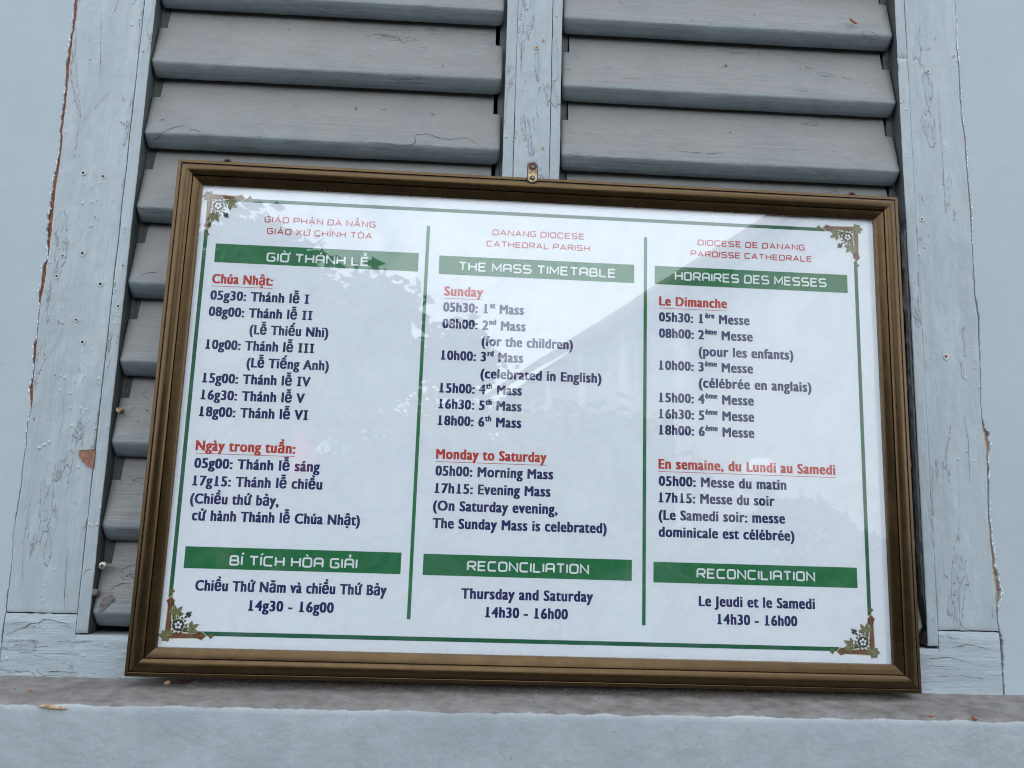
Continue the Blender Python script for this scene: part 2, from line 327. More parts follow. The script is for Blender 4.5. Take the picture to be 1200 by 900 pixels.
def slab(name, xl, xr, z0, z1, yf, yb, mat, parent, nz, nx=6, bev=0.0006, amp=0.0003, seed=0, capz=True, endwob=0.0):
    """A board facing -Y: edges follow xl(z), xr(z), rounded arrises and a gently uneven face."""
    rows = []
    for i in range(nz + 1):
        t = i / nz; z = z0 + (z1 - z0) * t; a = xl(z); b = xr(z); r = []
        inset = 0.0
        if i == 0 or i == nz: inset = bev
        pts = [(a, yb), (a, yf + bev), (a + bev * .3, yf + bev * .3)] + [(a + bev, yf), (a + bev + .0012, yf)] + [(a + bev + .003 + (b - a - 2 * bev - .006) * k / nx, yf) for k in range(nx + 1)] + [(b - bev - .0012, yf), (b - bev, yf)] + [(b - bev * .3, yf + bev * .3), (b, yf + bev), (b, yb)]
        for x, y in pts:
            yy = y
            if y < yb - 1e-6: yy = y + amp * N(x * 22, z * 9, seed) + amp * 0.4 * N(x * 90, z * 40, seed + 3) + inset
            zz = z + (endwob * N(x * 120, seed + (7 if i else 0)) if i in (0, nz) else 0)
            r.append((x, yy, zz))
        rows.append(r)
    mb = MB(); mb.grid(rows)
    if capz:
        c = len(rows[0]); mb.F.append(tuple(range(c - 1, -1, -1))); n = nz * c; mb.F.append(tuple(range(n, n + c)))
    return mb.build(name, mat, parent, smooth=True, sharp=50)

wall = thing('facade_wall', 'smooth blue grey plastered wall around the louvred window, with a deep sill along its foot', 'wall', (0, 0.3, 0))
def wpar(o, L): o.location = (-L[0], -L[1], -L[2]); return o
WL = (0, 0.3, 0)
wpar(slab('wall_face', lambda z: -9.0, lambda z: edgeL(z) - gapL(z), 1.349, 2.60, 0.0004, 0.30, M['wall'], wall, 700, nx=14, amp=0.0, seed=11), WL)
wpar(slab('wall_face', lambda z: edgeR(z) + gapR(z), lambda z: 9.0, 1.349, 2.60, 0.0004, 0.30, M['wall'], wall, 700, nx=14, amp=0.0, seed=12), WL)
mb = MB(); mb.box(-9, 9, 0.0, 0.30, 2.6003, 11.0); wpar(mb.build('wall_face', M['wall'], wall), WL)
mb = MB(); mb.box(-9, 9, -0.02, 0.30, -0.2, 1.20); wpar(mb.build('wall_face', M['wall'], wall), WL)
mb = MB(); mb.box(-0.60, 0.70, 0.12, 0.29, 1.21, 2.599); wpar(mb.build('dark_interior', M['dark'], wall), WL)
# crack fillers set back in the joints between plaster and wood
def filler(L, zs, mat, dx=0.006):
    mb = MB()
    for za, zb in zs:
        rows = []
        n = max(4, int((za - zb) / 0.003))
        for i in range(n + 1):
            z = zb + (za - zb) * i / n; x = interp(L, z)
            rows.append([(x - dx, 0.0042, z), (x - dx * .3, 0.0016 + 0.0010 * N(z * 300, 1), z), (x + dx * .2, 0.0022 + 0.0010 * N(z * 260, 9), z), (x + dx * .8, 0.0048, z)])
        mb.grid(rows)
    return mb
f = filler(CRL, [(2.60, 1.852), (1.846, 1.792), (1.747, 1.722), (1.694, 1.665)], None).build('rusty_joint', M['rust'], wall, True); wpar(f, WL); f['kind'] = 'stuff'
f = filler(CRR, [(2.09, 1.96), (1.68, 1.63), (1.555, 1.452)], None, 0.0075).build('bare_joint', M['tan'], wall, True); wpar(f, WL); f['kind'] = 'stuff'
mb = MB(); rl = random.Random(5)
for fn_, zs in ((lambda z: edgeL(z) - gapL(z) - .0004, (1.86, 2.2)), (lambda z: edgeL(z) - gapL(z) - .0003, (1.62, 1.86)), (lambda z: edgeR(z) + gapR(z) + .0005, (1.45, 1.68)), (lambda z: edgeR(z) + gapR(z) + .0004, (1.9, 2.27)), (lambda z: edgeR(z) + gapR(z) + .0004, (2.18, 2.29))):
    for i in range(60):
        z = rl.uniform(*zs); x = fn_(z) + rl.gauss(0, .0004); a = rl.uniform(.0003, .0009); b_ = rl.uniform(.0006, .0032)
        mb.add([(x - a, -.0002, z - b_ * .6), (x + a * .7, -.0002, z - b_), (x + a, -.0002, z + b_ * .7), (x - a * .5, -.0002, z + b_), (x, -.0009, z)], [(0, 1, 4), (1, 2, 4), (2, 3, 4), (3, 0, 4)])
f = mb.build('broken_filler', M['pale'], wall); wpar(f, WL); f['kind'] = 'stuff'
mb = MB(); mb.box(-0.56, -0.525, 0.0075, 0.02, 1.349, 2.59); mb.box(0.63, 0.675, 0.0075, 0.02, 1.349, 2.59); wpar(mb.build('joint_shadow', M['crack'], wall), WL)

# sill
rows = []
prof = [(0.06, 1.3546), (0.02, 1.3522), (0.0012, 1.3518), (-0.0012, 1.3510), (-0.004, 1.3494), (-0.02, 1.3473), (-0.04, 1.3452), (-0.06, 1.3433), (-0.073, 1.3421), (-0.0775, 1.3414), (-0.0800, 1.3402), (-0.0814, 1.3378), (-0.082, 1.333), (-0.0822, 1.32), (-0.0825, 1.30), (-0.083, 1.27), (-0.0832, 1.23), (-0.083, 1.19), (0.06, 1.19)]
for i in range(301):
    x = -2.2 + 4.4 * i / 300
    rows.append([(x, y - (0.0010 * N(x * 9, z * 9, 4) + 0.0005 * N(x * 45, z * 40, 2)) * (1 if y < -0.06 else 0), z + (0.0007 * N(x * 12, y * 20, 6) + 0.0003 * N(x * 60, y * 60, 1)) * (1 if z > 1.3375 else 0)) for y, z in prof])
mb = MB(); mb.grid(rows); c = len(prof); mb.F.append(tuple(range(c))); mb.F.append(tuple(reversed(range(300 * c, 301 * c))))
wpar(mb.build('window_sill', M['ledge'], wall, True, sharp=60), WL)

# ------------------------------------------------------------------ window frame
wf = thing('window_frame', 'flaking blue grey wooden window frame surrounding both louvred shutters', 'window frame', (0, 0.02, 1.349))
WFL = (0, 0.02, 1.349)
def stripL_out(z): return -0.4553 + 0.0006 * N(z * 20, 3) + 0.0003 * N(z * 150, 5)
GSL = [(0.0007, 2.6), (0.0008, 2.10), (0.0013, 2.05), (0.0009, 1.98), (0.0013, 1.84), (0.0010, 1.78), (0.0014, 1.70), (0.0018, 1.62), (0.0008, 1.55), (0.0005, 1.53), (0.0012, 1.52), (0.0010, 1.48), (0.0004, 1.465), (0.0010, 1.46), (0.0008, 1.43), (0.0006, 1.40)]
def gSL(z): return max(0.0002, interp(GSL, z) * (1 + 0.35 * N(z * 120, 21)))
GSR = [(0.0012, 2.6), (0.0010, 2.20), (0.0003, 2.18), (0.0010, 2.165), (0.0009, 2.15), (0.0001, 2.14), (0.0001, 1.52), (0.0005, 1.47), (0.0007, 1.41)]
def gSR(z): return max(0.00012, interp(GSR, z))
slats_top = 2.60
wpar(slab('side_board', edgeL, lambda z: stripL_out(z) - gSL(z), 1.4226, 2.60, 0.0, 0.06, M['board'], wf, 420, nx=10, amp=0.0007, seed=21, endwob=0.0012), WFL)
wpar(slab('side_board', lambda z: 0.5744 + gSR(z) * 0.5, edgeR, 1.4262, 2.60, 0.0, 0.06, M['board'], wf, 420, nx=10, amp=0.0007, seed=22, endwob=0.0012), WFL)
wpar(slab('stop_strip', stripL_out, lambda z: -0.4412 + 0.0006 * N(z * 16, 9) + 0.0003 * N(z * 80, 2), 1.4003, 2.60, -0.0006, 0.0208, M['board'], wf, 420, nx=4, bev=0.0010, amp=0.0007, seed=23, endwob=0.001), WFL)
wpar(slab('stop_strip', lambda z: 0.5606 + 0.0006 * N(z * 16, 19) + 0.0004 * N(z * 80, 12), lambda z: 0.5744 - gSR(z) * 0.5, 1.4068, 2.1830, -0.0006, 0.0208, M['board'], wf, 280, nx=4, bev=0.0010, amp=0.0007, seed=24, endwob=0.001), WFL)
wpar(slab('stop_strip', lambda z: 0.5606 + 0.0006 * N(z * 16, 19) + 0.0004 * N(z * 80, 12), lambda z: 0.5744 - gSR(z) * 0.5, 2.1836, 2.60, -0.0004, 0.0208, M['board'], wf, 120, nx=4, bev=0.0008, amp=0.0007, seed=24, endwob=0.0004), WFL)
for o in list(wf.children):
    if o.name.startswith('stop_strip'):
        o.data.materials.append(M['reveal']); left = sum(v.co.x for v in o.data.vertices) < 0
        for p in o.data.polygons:
            if (p.normal.x > .9) if left else (p.normal.x < -.9):
                if max(o.data.vertices[i].co.y for i in p.vertices) > 0.01: p.material_index = 1
        n_ = sum(p.material_index for p in o.data.polygons)
mb = MB(); rows = []
for i in range(181):
    z = 1.952 - (1.952 - 1.424) * i / 180; k = min(1, (z - 1.424) / .06); xr = 0.5604 + .0002 * N(z * 50, 1); xl = xr - (.0075 + .0022 * N(z * 28, 4) + .0012 * N(z * 110, 6)) * max(.06, k) * min(1, (1.96 - z) / .03)
    rows.append([(xl, .010, z), (xl + .0004, .0012 + .0008 * N(z * 60, 2), z), ((xl + xr) / 2, -.0004 + .0012 * N(z * 70, 3), z), (xr, .0006 + .0008 * N(z * 90, 7), z), (xr + .0003, .010, z)])
mb.grid(rows); wpar(mb.build('black_sealant', M['sealant'], wf, True), WFL)
# bottom rail: one timber, higher at both ends where it meets the side boards
def railtop(x):
    if x < -0.4556: return 1.4212 + 0.0011 * N(x * 130, 3)
    if x > 0.5746: return 1.4246 + 0.0011 * N(x * 130, 4)
    return 1.3985 if x < 0 else 1.4035
xs = [-0.5366 + 0.0068 * i for i in range(12)] + [-0.4557, -0.4555] + [-0.44 + 0.025 * i for i in range(40)] + [0.5600, 0.5745, 0.5747] + [0.580 + 0.0065 * i for i in range(11)] + [0.6512]
rows = []
for x in sorted(xs):
    zt = railtop(x); r = [(x, 0.06, zt)]
    for k in range(13):
        t = k / 12; z = zt - (zt - 1.3475) * t; y = 0.0 + 0.0007 * N(x * 9, z * 30, 31) + 0.0004 * N(x * 40, z * 90, 33)
        r.append((x, y + (0.0012 if k == 0 else 0), z))
    r.append((x, 0.06, 1.3475)); rows.append(r)
mb = MB(); mb.grid(rows); c = len(rows[0]); mb.F.append(tuple(range(c))); mb.F.append(tuple(reversed(range((len(rows) - 1) * c, len(rows) * c))))
wpar(mb.build('bottom_rail', M['rail'], wf, True, sharp=50), WFL)

# ------------------------------------------------------------------ wear marks: ribbons, discs, scabs (thin real geometry on the surface)
def ribbon(mb, L, wd, y, jig=0.4):
    """crack: thin dark sliver along a polyline in the x,z plane, y is a function of (x,z)"""
    P = []
    for (x0, z0), (x1, z1) in zip(L, L[1:]):
        n = max(2, int(math.hypot(x1 - x0, z1 - z0) / 0.0018))
        for i in range(n): t = i / n; P.append((x0 + (x1 - x0) * t, z0 + (z1 - z0) * t))
    P.append(L[-1]); rows = []; n = len(P)
    for i, (x, z) in enumerate(P):
        a = P[max(0, i - 1)]; b = P[min(n - 1, i + 1)]; d = math.hypot(b[0] - a[0], b[1] - a[1]) or 1
        nx, nz = -(b[1] - a[1]) / d, (b[0] - a[0]) / d
        o = 0.0005 * N(x * 260, z * 260, 3) * jig * 2; hw = wd * 0.5 * (0.35 + 0.65 * abs(N(x * 190, z * 190, 8)) * 2) * min(1, 4 * min(i, n - 1 - i) / n + 0.15)
        rows.append([(x + nx * (o + s * hw), y(x, z), z + nz * (o + s * hw)) for s in (-1, 1)])
    mb.grid(rows)
def disc(mb, x, z, r, y, k=10, rz=1.0, rag=0.15):
    n = len(mb.V); mb.V.append((x, y(x, z), z))
    for i in range(k):
        a = 2 * math.pi * i / k; rr = r * (1 + rag * math.sin(a * 3 + x * 999)); px, pz = x + rr * math.cos(a), z + rr * rz * math.sin(a); mb.V.append((px, y(px, pz), pz))
    for i in range(k): mb.F.append((n, n + 1 + i, n + 1 + (i + 1) % k))
def poly(mb, L, y):
    n = len(mb.V); mb.V += [(x, y(x, z), z) for x, z in L]; mb.F.append(tuple(range(n, n + len(L))))
yb = lambda x, z: -0.0012
yb2 = lambda x, z: -0.00135
mb = MB()
for L, wd in (([(615.2, 2146.0), (614.2, 2108.5), (615.4, 2046.9), (614.0, 1962.4)], .5), ([(622.1, 1699.3), (624.1, 1677.4), (626.4, 1661.2), (625.5, 1628.7), (624.9, 1601.8)], .7),
              ([(591.7, 2176.2), (595.2, 2175.2), (599.9, 2172.9)], .8), ([(-521.2, 2026.2), (-506.4, 2048.2), (-490.4, 2070.3), (-475.4, 2081.8)], .35), ([(-510.6, 2198.4), (-504.0, 2131.7), (-500.1, 2080.9)], .5),
              ([(-532.5, 1396.7), (-519.2, 1403.9), (-511.8, 1406.0), (-507.1, 1409.9), (-496.9, 1411.2), (-492.9, 1414.8), (-484.4, 1414.7), (-473.8, 1412.3), (-467.8, 1411.5), (-464.1, 1406.8), (-455.6, 1406.0)], 1.0),
              ([(-487.3, 1356.8), (-468.2, 1357.7), (-446.8, 1356.3)], .9), ([(-507.0, 1377.2), (-480.1, 1377.3), (-448.2, 1377.5)], .5), ([(-531, 1408), (-521, 1411), (-512, 1412)], .6),
              ([(-474.4, 1499.0), (-473.5, 1472.5), (-471.8, 1440.3), (-469.9, 1423.9)], .7), ([(-454.5, 1532.4), (-457.9, 1520.6), (-463.2, 1520.7)], .8), ([(-454.5, 1463.4), (-450.9, 1471.6), (-444.2, 1473.7)], .7),
              ([(-580.1, 1714.6), (-575.1, 1714.7)], .8), ([(555.1, 1391.7), (584.0, 1394.3), (610.3, 1388.8)], .8), ([(556.8, 1383.8), (583.3, 1383.3)], .6), ([(560, 1371), (600, 1373), (640, 1369)], .5), ([(590, 1405), (610, 1410), (640, 1404)], .6),
              ([(599.6, 1475.5), (602.2, 1465.4), (602.0, 1445.0)], .5), ([(593.8, 1469.3), (599.1, 1467.3)], .8), ([(584.5, 1494.7), (591.5, 1485.6)], .9), ([(644.7, 1454.1), (642.9, 1440.9)], .7),
              ([(-524, 1560), (-526, 1500), (-521, 1450)], .35), ([(-500, 1700), (-498, 1640), (-501, 1600)], .3)):
    ribbon(mb, mm(L), wd / 1000, yb)
o = wpar(mb.build('paint_crack', M['crack'], wf), WFL); o['kind'] = 'stuff'
mb = MB(); mp_ = MB(); mr_ = MB()
for x, z, r, k in ((-468.4, 2066.7, 1.1, 'r'), (-467.2, 2033.8, 1.3, 'd'), (-507.8, 1963.3, 2.0, 'd'), (-483.0, 1959.9, 1.8, 'd'), (-525.0, 1826.7, 1.7, 'd'), (-471.2, 1819.1, 2.0, 'd'), (-484.8, 1744.8, 2.0, 'd'), (-516.3, 1769.3, 1.0, 'd'),
                   (-495.1, 1772.4, 1.6, 'd'), (-520.8, 1853.3, 1.5, 'd'), (-497.3, 1857.7, 2.0, 'd'), (-446.1, 1843.9, 1.3, 'd'), (-449.7, 2133.7, 1.0, 'd'), (-446.5, 1791.7, 1.6, 'd'), (606.2, 2200.0, 1.1, 'r'), (601.9, 2165.4, 1.9, 'r'),
                   (582.1, 1952.6, 1.9, 'r'), (603.7, 1767.6, 2.4, 't'), (-486, 1905, 1.0, 'd'), (-512, 1702, 1.0, 'd'), (590, 1930, .8, 'd'), (575, 1936, .8, 'd'), (578, 1925, .9, 'd'), (640, 2190, 1.1, 'd'), (566, 2120, .8, 'd'), (-498, 1478, .9, 'd')):
    x /= 1000; z /= 1000; r /= 1000
    disc(mp_, x + .0002, z - .0003, r * 1.45, yb, k=12)
    disc(mr_ if k in 'rt' else mb, x, z, r, yb2, k=10)
o = wpar(mp_.build('nail_hole_rim', M['pale'], wf), WFL); o['kind'] = 'stuff'
o = wpar(mb.build('nail_hole', M['crack'], wf), WFL); o['kind'] = 'stuff'
o = wpar(mr_.build('rusty_nail_head', M['brown'], wf), WFL); o['kind'] = 'stuff'
mb = MB(); poly(mb, mm([(-474.1, 1611.5), (-469, 1612.9), (-464.2, 1612.3), (-459, 1614.2), (-455.1, 1613.6), (-454.9, 1607.4), (-455.0, 1591.1), (-457.2, 1590.9), (-459.0, 1592.9), (-464.3, 1594.8), (-466, 1597.5), (-468.7, 1598.8), (-471, 1603), (-473.2, 1604.5)]), yb2)
wpar(mb.build('bare_wood_patch', M['brown'], wf), WFL)
mb = MB(); ribbon(mb, mm([(-474.5, 1611.8), (-464, 1613), (-455, 1614)]), 0.0012, lambda x, z: -0.0016)
o = wpar(mb.build('flaked_edge', M['crack'], wf), WFL); o['kind'] = 'stuff'

# ------------------------------------------------------------------ louvred shutters
def slat_y(z): return 0.0030 + 0.0245 * max(0, z - 0.0165) / 0.1085
def slat_mesh(wid, nl, nr, seed):
    """local: x 0..wid, z 0 at the nose bottom, y measured from the wall plane"""
    zc = 0.0720
    front = [(0.0152, 0.0000), (0.0132, 0.0010), (0.0105, 0.0035), (0.0076, 0.0072), (0.0050, 0.0112), (0.0037, 0.0138), (0.0030, 0.0157), (0.0031, 0.0180)] + [(slat_y(z), z) for z in (0.024, 0.032, 0.042, 0.052, 0.062, 0.070, zc)]
    back = [(0.0265, zc), (0.0195, 0.030), (0.0172, 0.012), (0.0164, 0.003)]
    upf = [(slat_y(z), z) for z in (zc, 0.085, 0.095, 0.105, 0.1155, 0.1255)]; upb = [(0.0365, 0.1255), (0.0265, zc)]
    def disp(x, y, z):
        return (x, y + 0.0006 * N(x * 14, z * 25, seed) + 0.0003 * N(x * 60, z * 90, seed + 2), z + 0.0009 * N(x * 6, seed * 3.1) + (0.0005 * N(x * 35, seed) if z < 0.02 else 0))
    cols = [0, .0006, .002, .004, .007, .0105] + [0.0105 + (wid - 0.0225) * k / 60 for k in range(1, 61)] + [wid - .0085, wid - .006, wid - .0035, wid - .0016, wid - .0005, wid]
    rows = []
    for x in cols:
        e = max(0, 1 - x / 0.006, 1 - (wid - x) / 0.010); q = 1 - math.sqrt(max(0, 1 - e * e)); r = []
        for y, z in front + back:
            zz = z + 0.0105 * q * max(0, 1 - z / 0.022); yy = y + (0.0025 * q if y < 0.02 else 0)
            r.append(disp(x, yy, zz))
        r.append(r[0]); rows.append(r)
    mb = MB(); mb.grid(rows); c = len(rows[0]) - 1
    mb.F.append(tuple(range(c))); mb.F.append(tuple(reversed([(len(rows) - 1) * (c + 1) + i for i in range(c)])))
    rows = []
    for k in range(61):
        x = nl + (wid - nl - nr) * k / 60; r = [disp(x, y, z) for y, z in upf + upb]; rows.append(r)
    n0 = len(mb.V); mb.grid(rows); c = len(rows[0]); mb.F.append(tuple(n0 + i for i in range(c))); mb.F.append(tuple(reversed([n0 + 60 * c + i for i in range(c)])))
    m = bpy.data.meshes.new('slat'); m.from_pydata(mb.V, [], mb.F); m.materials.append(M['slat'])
    m.polygons.foreach_set('use_smooth', [True] * len(m.polygons)); m.set_sharp_from_angle(angle=math.radians(40)); m.update()
    return m
SL = (-0.2105, 0.02, 1.40); SR = (0.330, 0.02, 1.40)
sh1 = thing('louvred_shutter', 'left grey louvred shutter leaf, its weathered slats running behind the left half of the notice', 'shutter', SL, 'louvred shutter leaves of the window')
sh2 = thing('louvred_shutter', 'right grey louvred shutter leaf, its weathered slats running behind the right half of the notice', 'shutter', SR, 'louvred shutter leaves of the window')
for sh, L0, x0, x1, nl, nr, z0, pitch, seeds in ((sh1, SL, -0.4403, 0.0196, .0115, .0100, 1.4075, 0.1, (1, 2, 3)), (sh2, SR, 0.1008, 0.5583, .0098, .0115, 1.4115, 0.0988, (4, 5, 6))):
    ms = [slat_mesh(x1 - x0, nl, nr, s) for s in seeds]
    for k in range(-0, 11):
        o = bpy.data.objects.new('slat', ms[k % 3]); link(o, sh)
        o.location = (x0 - L0[0], -L0[1] + random.uniform(-.0006, .0006), z0 + pitch * k - L0[2] + random.uniform(-.0006, .0006))
    wl = slab('stile', lambda z: x0 - 0.032, lambda z: x0 + nl - 0.0012, 1.412, 2.59, 0.0225, 0.05, M['stile'], sh, 60, nx=3, seed=41); wpar(wl, L0)
    wl = slab('stile', lambda z: x1 - nr + 0.0055, lambda z: x1 + (0.020 if sh is sh1 else 0.032), 1.412, 2.59, 0.0225, 0.05, M['stile'], sh, 60, nx=3, seed=42); wpar(wl, L0)
# centre: meeting post in three strips
cp = thing('centre_post', 'narrow light blue grey wooden post between the two louvred shutters, above the notice', 'post', (0.061, 0.02, 1.40)); CP = (0.061, 0.02, 1.40)
wpar(slab('post_strip', lambda z: 0.0238 + 0.0007 * N(z * 14, 7) + 0.0003 * N(z * 70, 3), lambda z: 0.0379 + 0.0003 * N(z * 60, 1) - max(0.0001, 0.0010 * min(1, max(0, (2.10 - z) / .03))) * .6, 1.40, 2.6, 0.0, 0.022, M['post'], cp, 300, nx=4, bev=.0007, amp=.0006, seed=51), CP)
wpar(slab('post_strip', lambda z: 0.0382 + 0.0003 * N(z * 60, 1), lambda z: 0.0849 + 0.0003 * N(z * 60, 2), 1.40, 2.6, 0.0, 0.022, M['post'], cp, 300, nx=8, bev=.0004, amp=.0006, seed=52), CP)
wpar(slab('post_strip', lambda z: 0.0856 + 0.0003 * N(z * 60, 2) + 0.0001, lambda z: 0.0985 + 0.0006 * N(z * 14, 17) + 0.0003 * N(z * 70, 13), 1.40, 2.6, 0.0, 0.022, M['post'], cp, 300, nx=4, bev=.0007, amp=.0006, seed=53), CP)
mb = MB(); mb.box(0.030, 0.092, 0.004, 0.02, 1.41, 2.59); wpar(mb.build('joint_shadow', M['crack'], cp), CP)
mb = MB()
for L, wd in (([(49.0, 2200.0), (53.6, 2201.5), (58.3, 2200.6), (63.0, 2195.8)], .8), ([(44.5, 2180.8), (44.3, 2131.4)], .6), ([(25.7, 2131.6), (31.3, 2135.6)], .9), ([(79.6, 2067.6), (82.9, 2070.2)], .9), ([(44.8, 2107), (48.5, 2105.5)], 1.2)): ribbon(mb, mm(L), wd / 1000, yb)
for x, z, r in ((50.2, 2224.0, .8), (50.5, 2120.1, .7), (45.8, 2191.1, .9), (46, 2067, .6)): disc(mb, x / 1e3, z / 1e3, r / 1e3, yb)
o = wpar(mb.build('paint_crack', M['crack'], cp), CP); o['kind'] = 'stuff'
mb = MB(); mp_ = MB()
for x, z, r in ((73.7, 2180.8, 1.5), (64.2, 2169.7, 1.8), (75.9, 2027.2, 1.2)):
    disc(mp_, x / 1e3, z / 1e3, r * 1.6e-3, yb); disc(mb, x / 1e3, z / 1e3, r / 1e3, yb2)
o = wpar(mp_.build('nail_hole_rim', M['cream'], cp), CP); o['kind'] = 'stuff'
o = wpar(mb.build('rusty_nail_head', M['brown'], cp), CP); o['kind'] = 'stuff'

# marks on the slats
def ys_for(z0, pitch):
    def f(x, z):
        k = math.floor((z - z0) / pitch); d = z - z0 - k * pitch
        y = slat_y(d) if d > 0.0155 else 0.0030 + (0.0155 - d) * .62
        return y - 0.0011
    return f
yl = ys_for(1.4075, .1); yr = ys_for(1.4115, .0988)
mb = MB()
for L, wd in (([(-428.4, 2014.2), (-421.2, 2019.8), (-416.2, 2024.8), (-408.0, 2030.0), (-400.9, 2034.1), (-392.3, 2036.3), (-384.6, 2035.2)], .8), ([(-383.1, 2030.9), (-375.4, 2030.7), (-366.4, 2027.6)], .9), ([(-423.9, 2041.7), (-419.3, 2045.0), (-413.6, 2042.3)], .7),
              ([(-185.7, 2025.1), (-151.2, 2024.5), (-128.9, 2024.8), (-113.2, 2021.7), (-98.7, 2022.4), (-91.1, 2027.8), (-92.8, 2039.5), (-77.2, 2042.3), (-62.4, 2037.5), (-46.6, 2035.0), (-24.3, 2039.8), (-12.7, 2031.6), (2.5, 2021.5)], .8),
              ([(-424.3, 1831.0), (-422.7, 1835.6), (-419.6, 1836.8), (-413.5, 1838.7), (-406.0, 1837.9)], .9), ([(-403.6, 1693.2), (-409.6, 1691.4), (-412.2, 1687.0), (-411.8, 1682.8), (-406.4, 1679.8), (-402.0, 1677.8)], .6),
              ([(-416.6, 1668.9), (-423.5, 1665.5), (-425.2, 1662.2), (-421, 1659)], .6), ([(-416.9, 1472.4), (-406.3, 1477.6), (-398.5, 1479.8), (-391.7, 1481.0)], .8), ([(-425.2, 1447.5), (-418.8, 1453.6), (-412.1, 1456.7), (-402.3, 1457.8)], 1.0),
              ([(-272.6, 2187.2), (-269.3, 2188.7), (-268.0, 2186.2)], .6), ([(-74.3, 2076.6), (-70.3, 2074.1), (-67.7, 2072.2)], .7), ([(-422.7, 1520.1), (-409.3, 1519.5), (-396.7, 1521.7)], .5),
              ([(-141, 2077), (-137, 2078), (-133, 2076.5)], .8)): ribbon(mb, mm(L), wd / 1000, yl)
for x, z, r in ((-300, 2168, .7), (-252, 2079, .8), (-330, 2060, .6), (-160, 2150, .7), (-404, 1665, .9), (-412, 1650, .7), (-60, 2140, .8), (-230, 2231, .7)): disc(mb, x / 1e3, z / 1e3, r / 1e3, yl)
o = wpar(mb.build('paint_crack', M['crack'], sh1), SL); o['kind'] = 'stuff'
mb = MB()
for L, wd in (([(183.2, 2135.0), (200.5, 2137.4), (208.7, 2134.2)], .8), ([(420, 2130), (430, 2131), (438, 2128)], .7), ([(250, 2035), (300, 2033), (320, 2036)], .5), ([(118, 2170), (124, 2168)], .7)): ribbon(mb, mm(L), wd / 1000, yr)
for x, z, r in ((330.4, 2069.1, 1.0), (374.9, 2187.6, .8), (365, 2241, .9), (430, 2168, .7), (220, 2058, .6), (470, 2046, .7), (520, 2150, .6), (262, 2160, .7), (180, 2250, .8)): disc(mb, x / 1e3, z / 1e3, r / 1e3, yr)
o = wpar(mb.build('paint_crack', M['crack'], sh2), SR); o['kind'] = 'stuff'
mb = MB(); disc(mb, -.1727, 2.0780, .0017, lambda x, z: yl(x, z) - .0002)
wpar(mb.build('rusty_nail_head', M['brown'], sh1), SL)
mb = MB(); disc(mb, .326, 2.1668, .0022, lambda x, z: yr(x, z) - .0002, rz=.7)
wpar(mb.build('rusty_nail_head', M['rust'], sh2), SR)
mb = MB(); poly(mb, mm([(-432.4, 1424.9), (-433.1, 1430.7), (-431.0, 1438.6), (-424.6, 1443.6), (-421, 1444.2), (-419.5, 1441.8), (-416.9, 1440.0), (-417.5, 1436), (-420.7, 1435.9), (-423.2, 1430.9), (-427.5, 1426.0)]), lambda x, z: yl(x, z) - .0002)
wpar(mb.build('grime_scab', M['grime'], sh1), SL)
# pale caulk lumps in the joint by the right strip
mb = MB()
for x, z, a, b_ in ((.5597, 1.722, .0022, .012), (.5590, 1.642, .0022, .0028), (.5592, 1.935, .0018, .016)):
    for i in range(6):
        t0, t1 = math.pi * i / 6, math.pi * (i + 1) / 6
    rows = []
    for i in range(7):
        t = math.pi * i / 6; rows.append([(x + a * math.sin(t) * math.cos(q) * (1 + .3 * N(i, q)), .004 + a * math.sin(t) * math.sin(q), z + b_ * math.cos(t)) for q in [2 * math.pi * k / 8 for k in range(9)]])
    mb.grid(rows)
o = wpar(mb.build('caulk_lump', M['stile'], sh2, True), SR); o['kind'] = 'stuff'
# screws in the left shutter stile
def screw(parent, L0, x, y, z, r, cross=True, mat='steel'):
    mb = MB(); rows = []
    for rr, d in ((0, -.0016), (r * .45, -.0015), (r * .8, -.0009), (r, 0.0), (r, .004)):
        rows.append([(x + rr * math.cos(a), y + d, z + rr * math.sin(a)) for a in [2 * math.pi * k / 16 for k in range(17)]])
    mb.grid([[tuple(v) for v in r_] for r_ in rows]); s = mb.build('screw', M[mat], parent, True); wpar(s, L0)
    if cross:
        mb = MB(); q = r * .55; w_ = r * .14
        for a, b_ in ((q, w_), (w_, q)): mb.box(x - a, x + a, y - .00185 - (0.00005 if a > b_ else 0), y - .0010, z - b_, z + b_)
        c_ = mb.build('screw_slot', M['crack'], s)
screw(sh1, SL, -.4332, .001, 1.4775, .0044)
screw(sh1, SL, -.4390, .001, 1.4465, .0042, cross=False, mat='grime')
mb = MB(); mb.tube([(-.4345, .018, 1.6640), (-.4335, .002, 1.6632), (-.4330, -.001, 1.6628)], .0030, .0029, 7); n = len(mb.V); mb.F.append(tuple(range(n - 8, n - 1)))
wpar(mb.build('wooden_peg', M['tan'], sh1, True), SL)

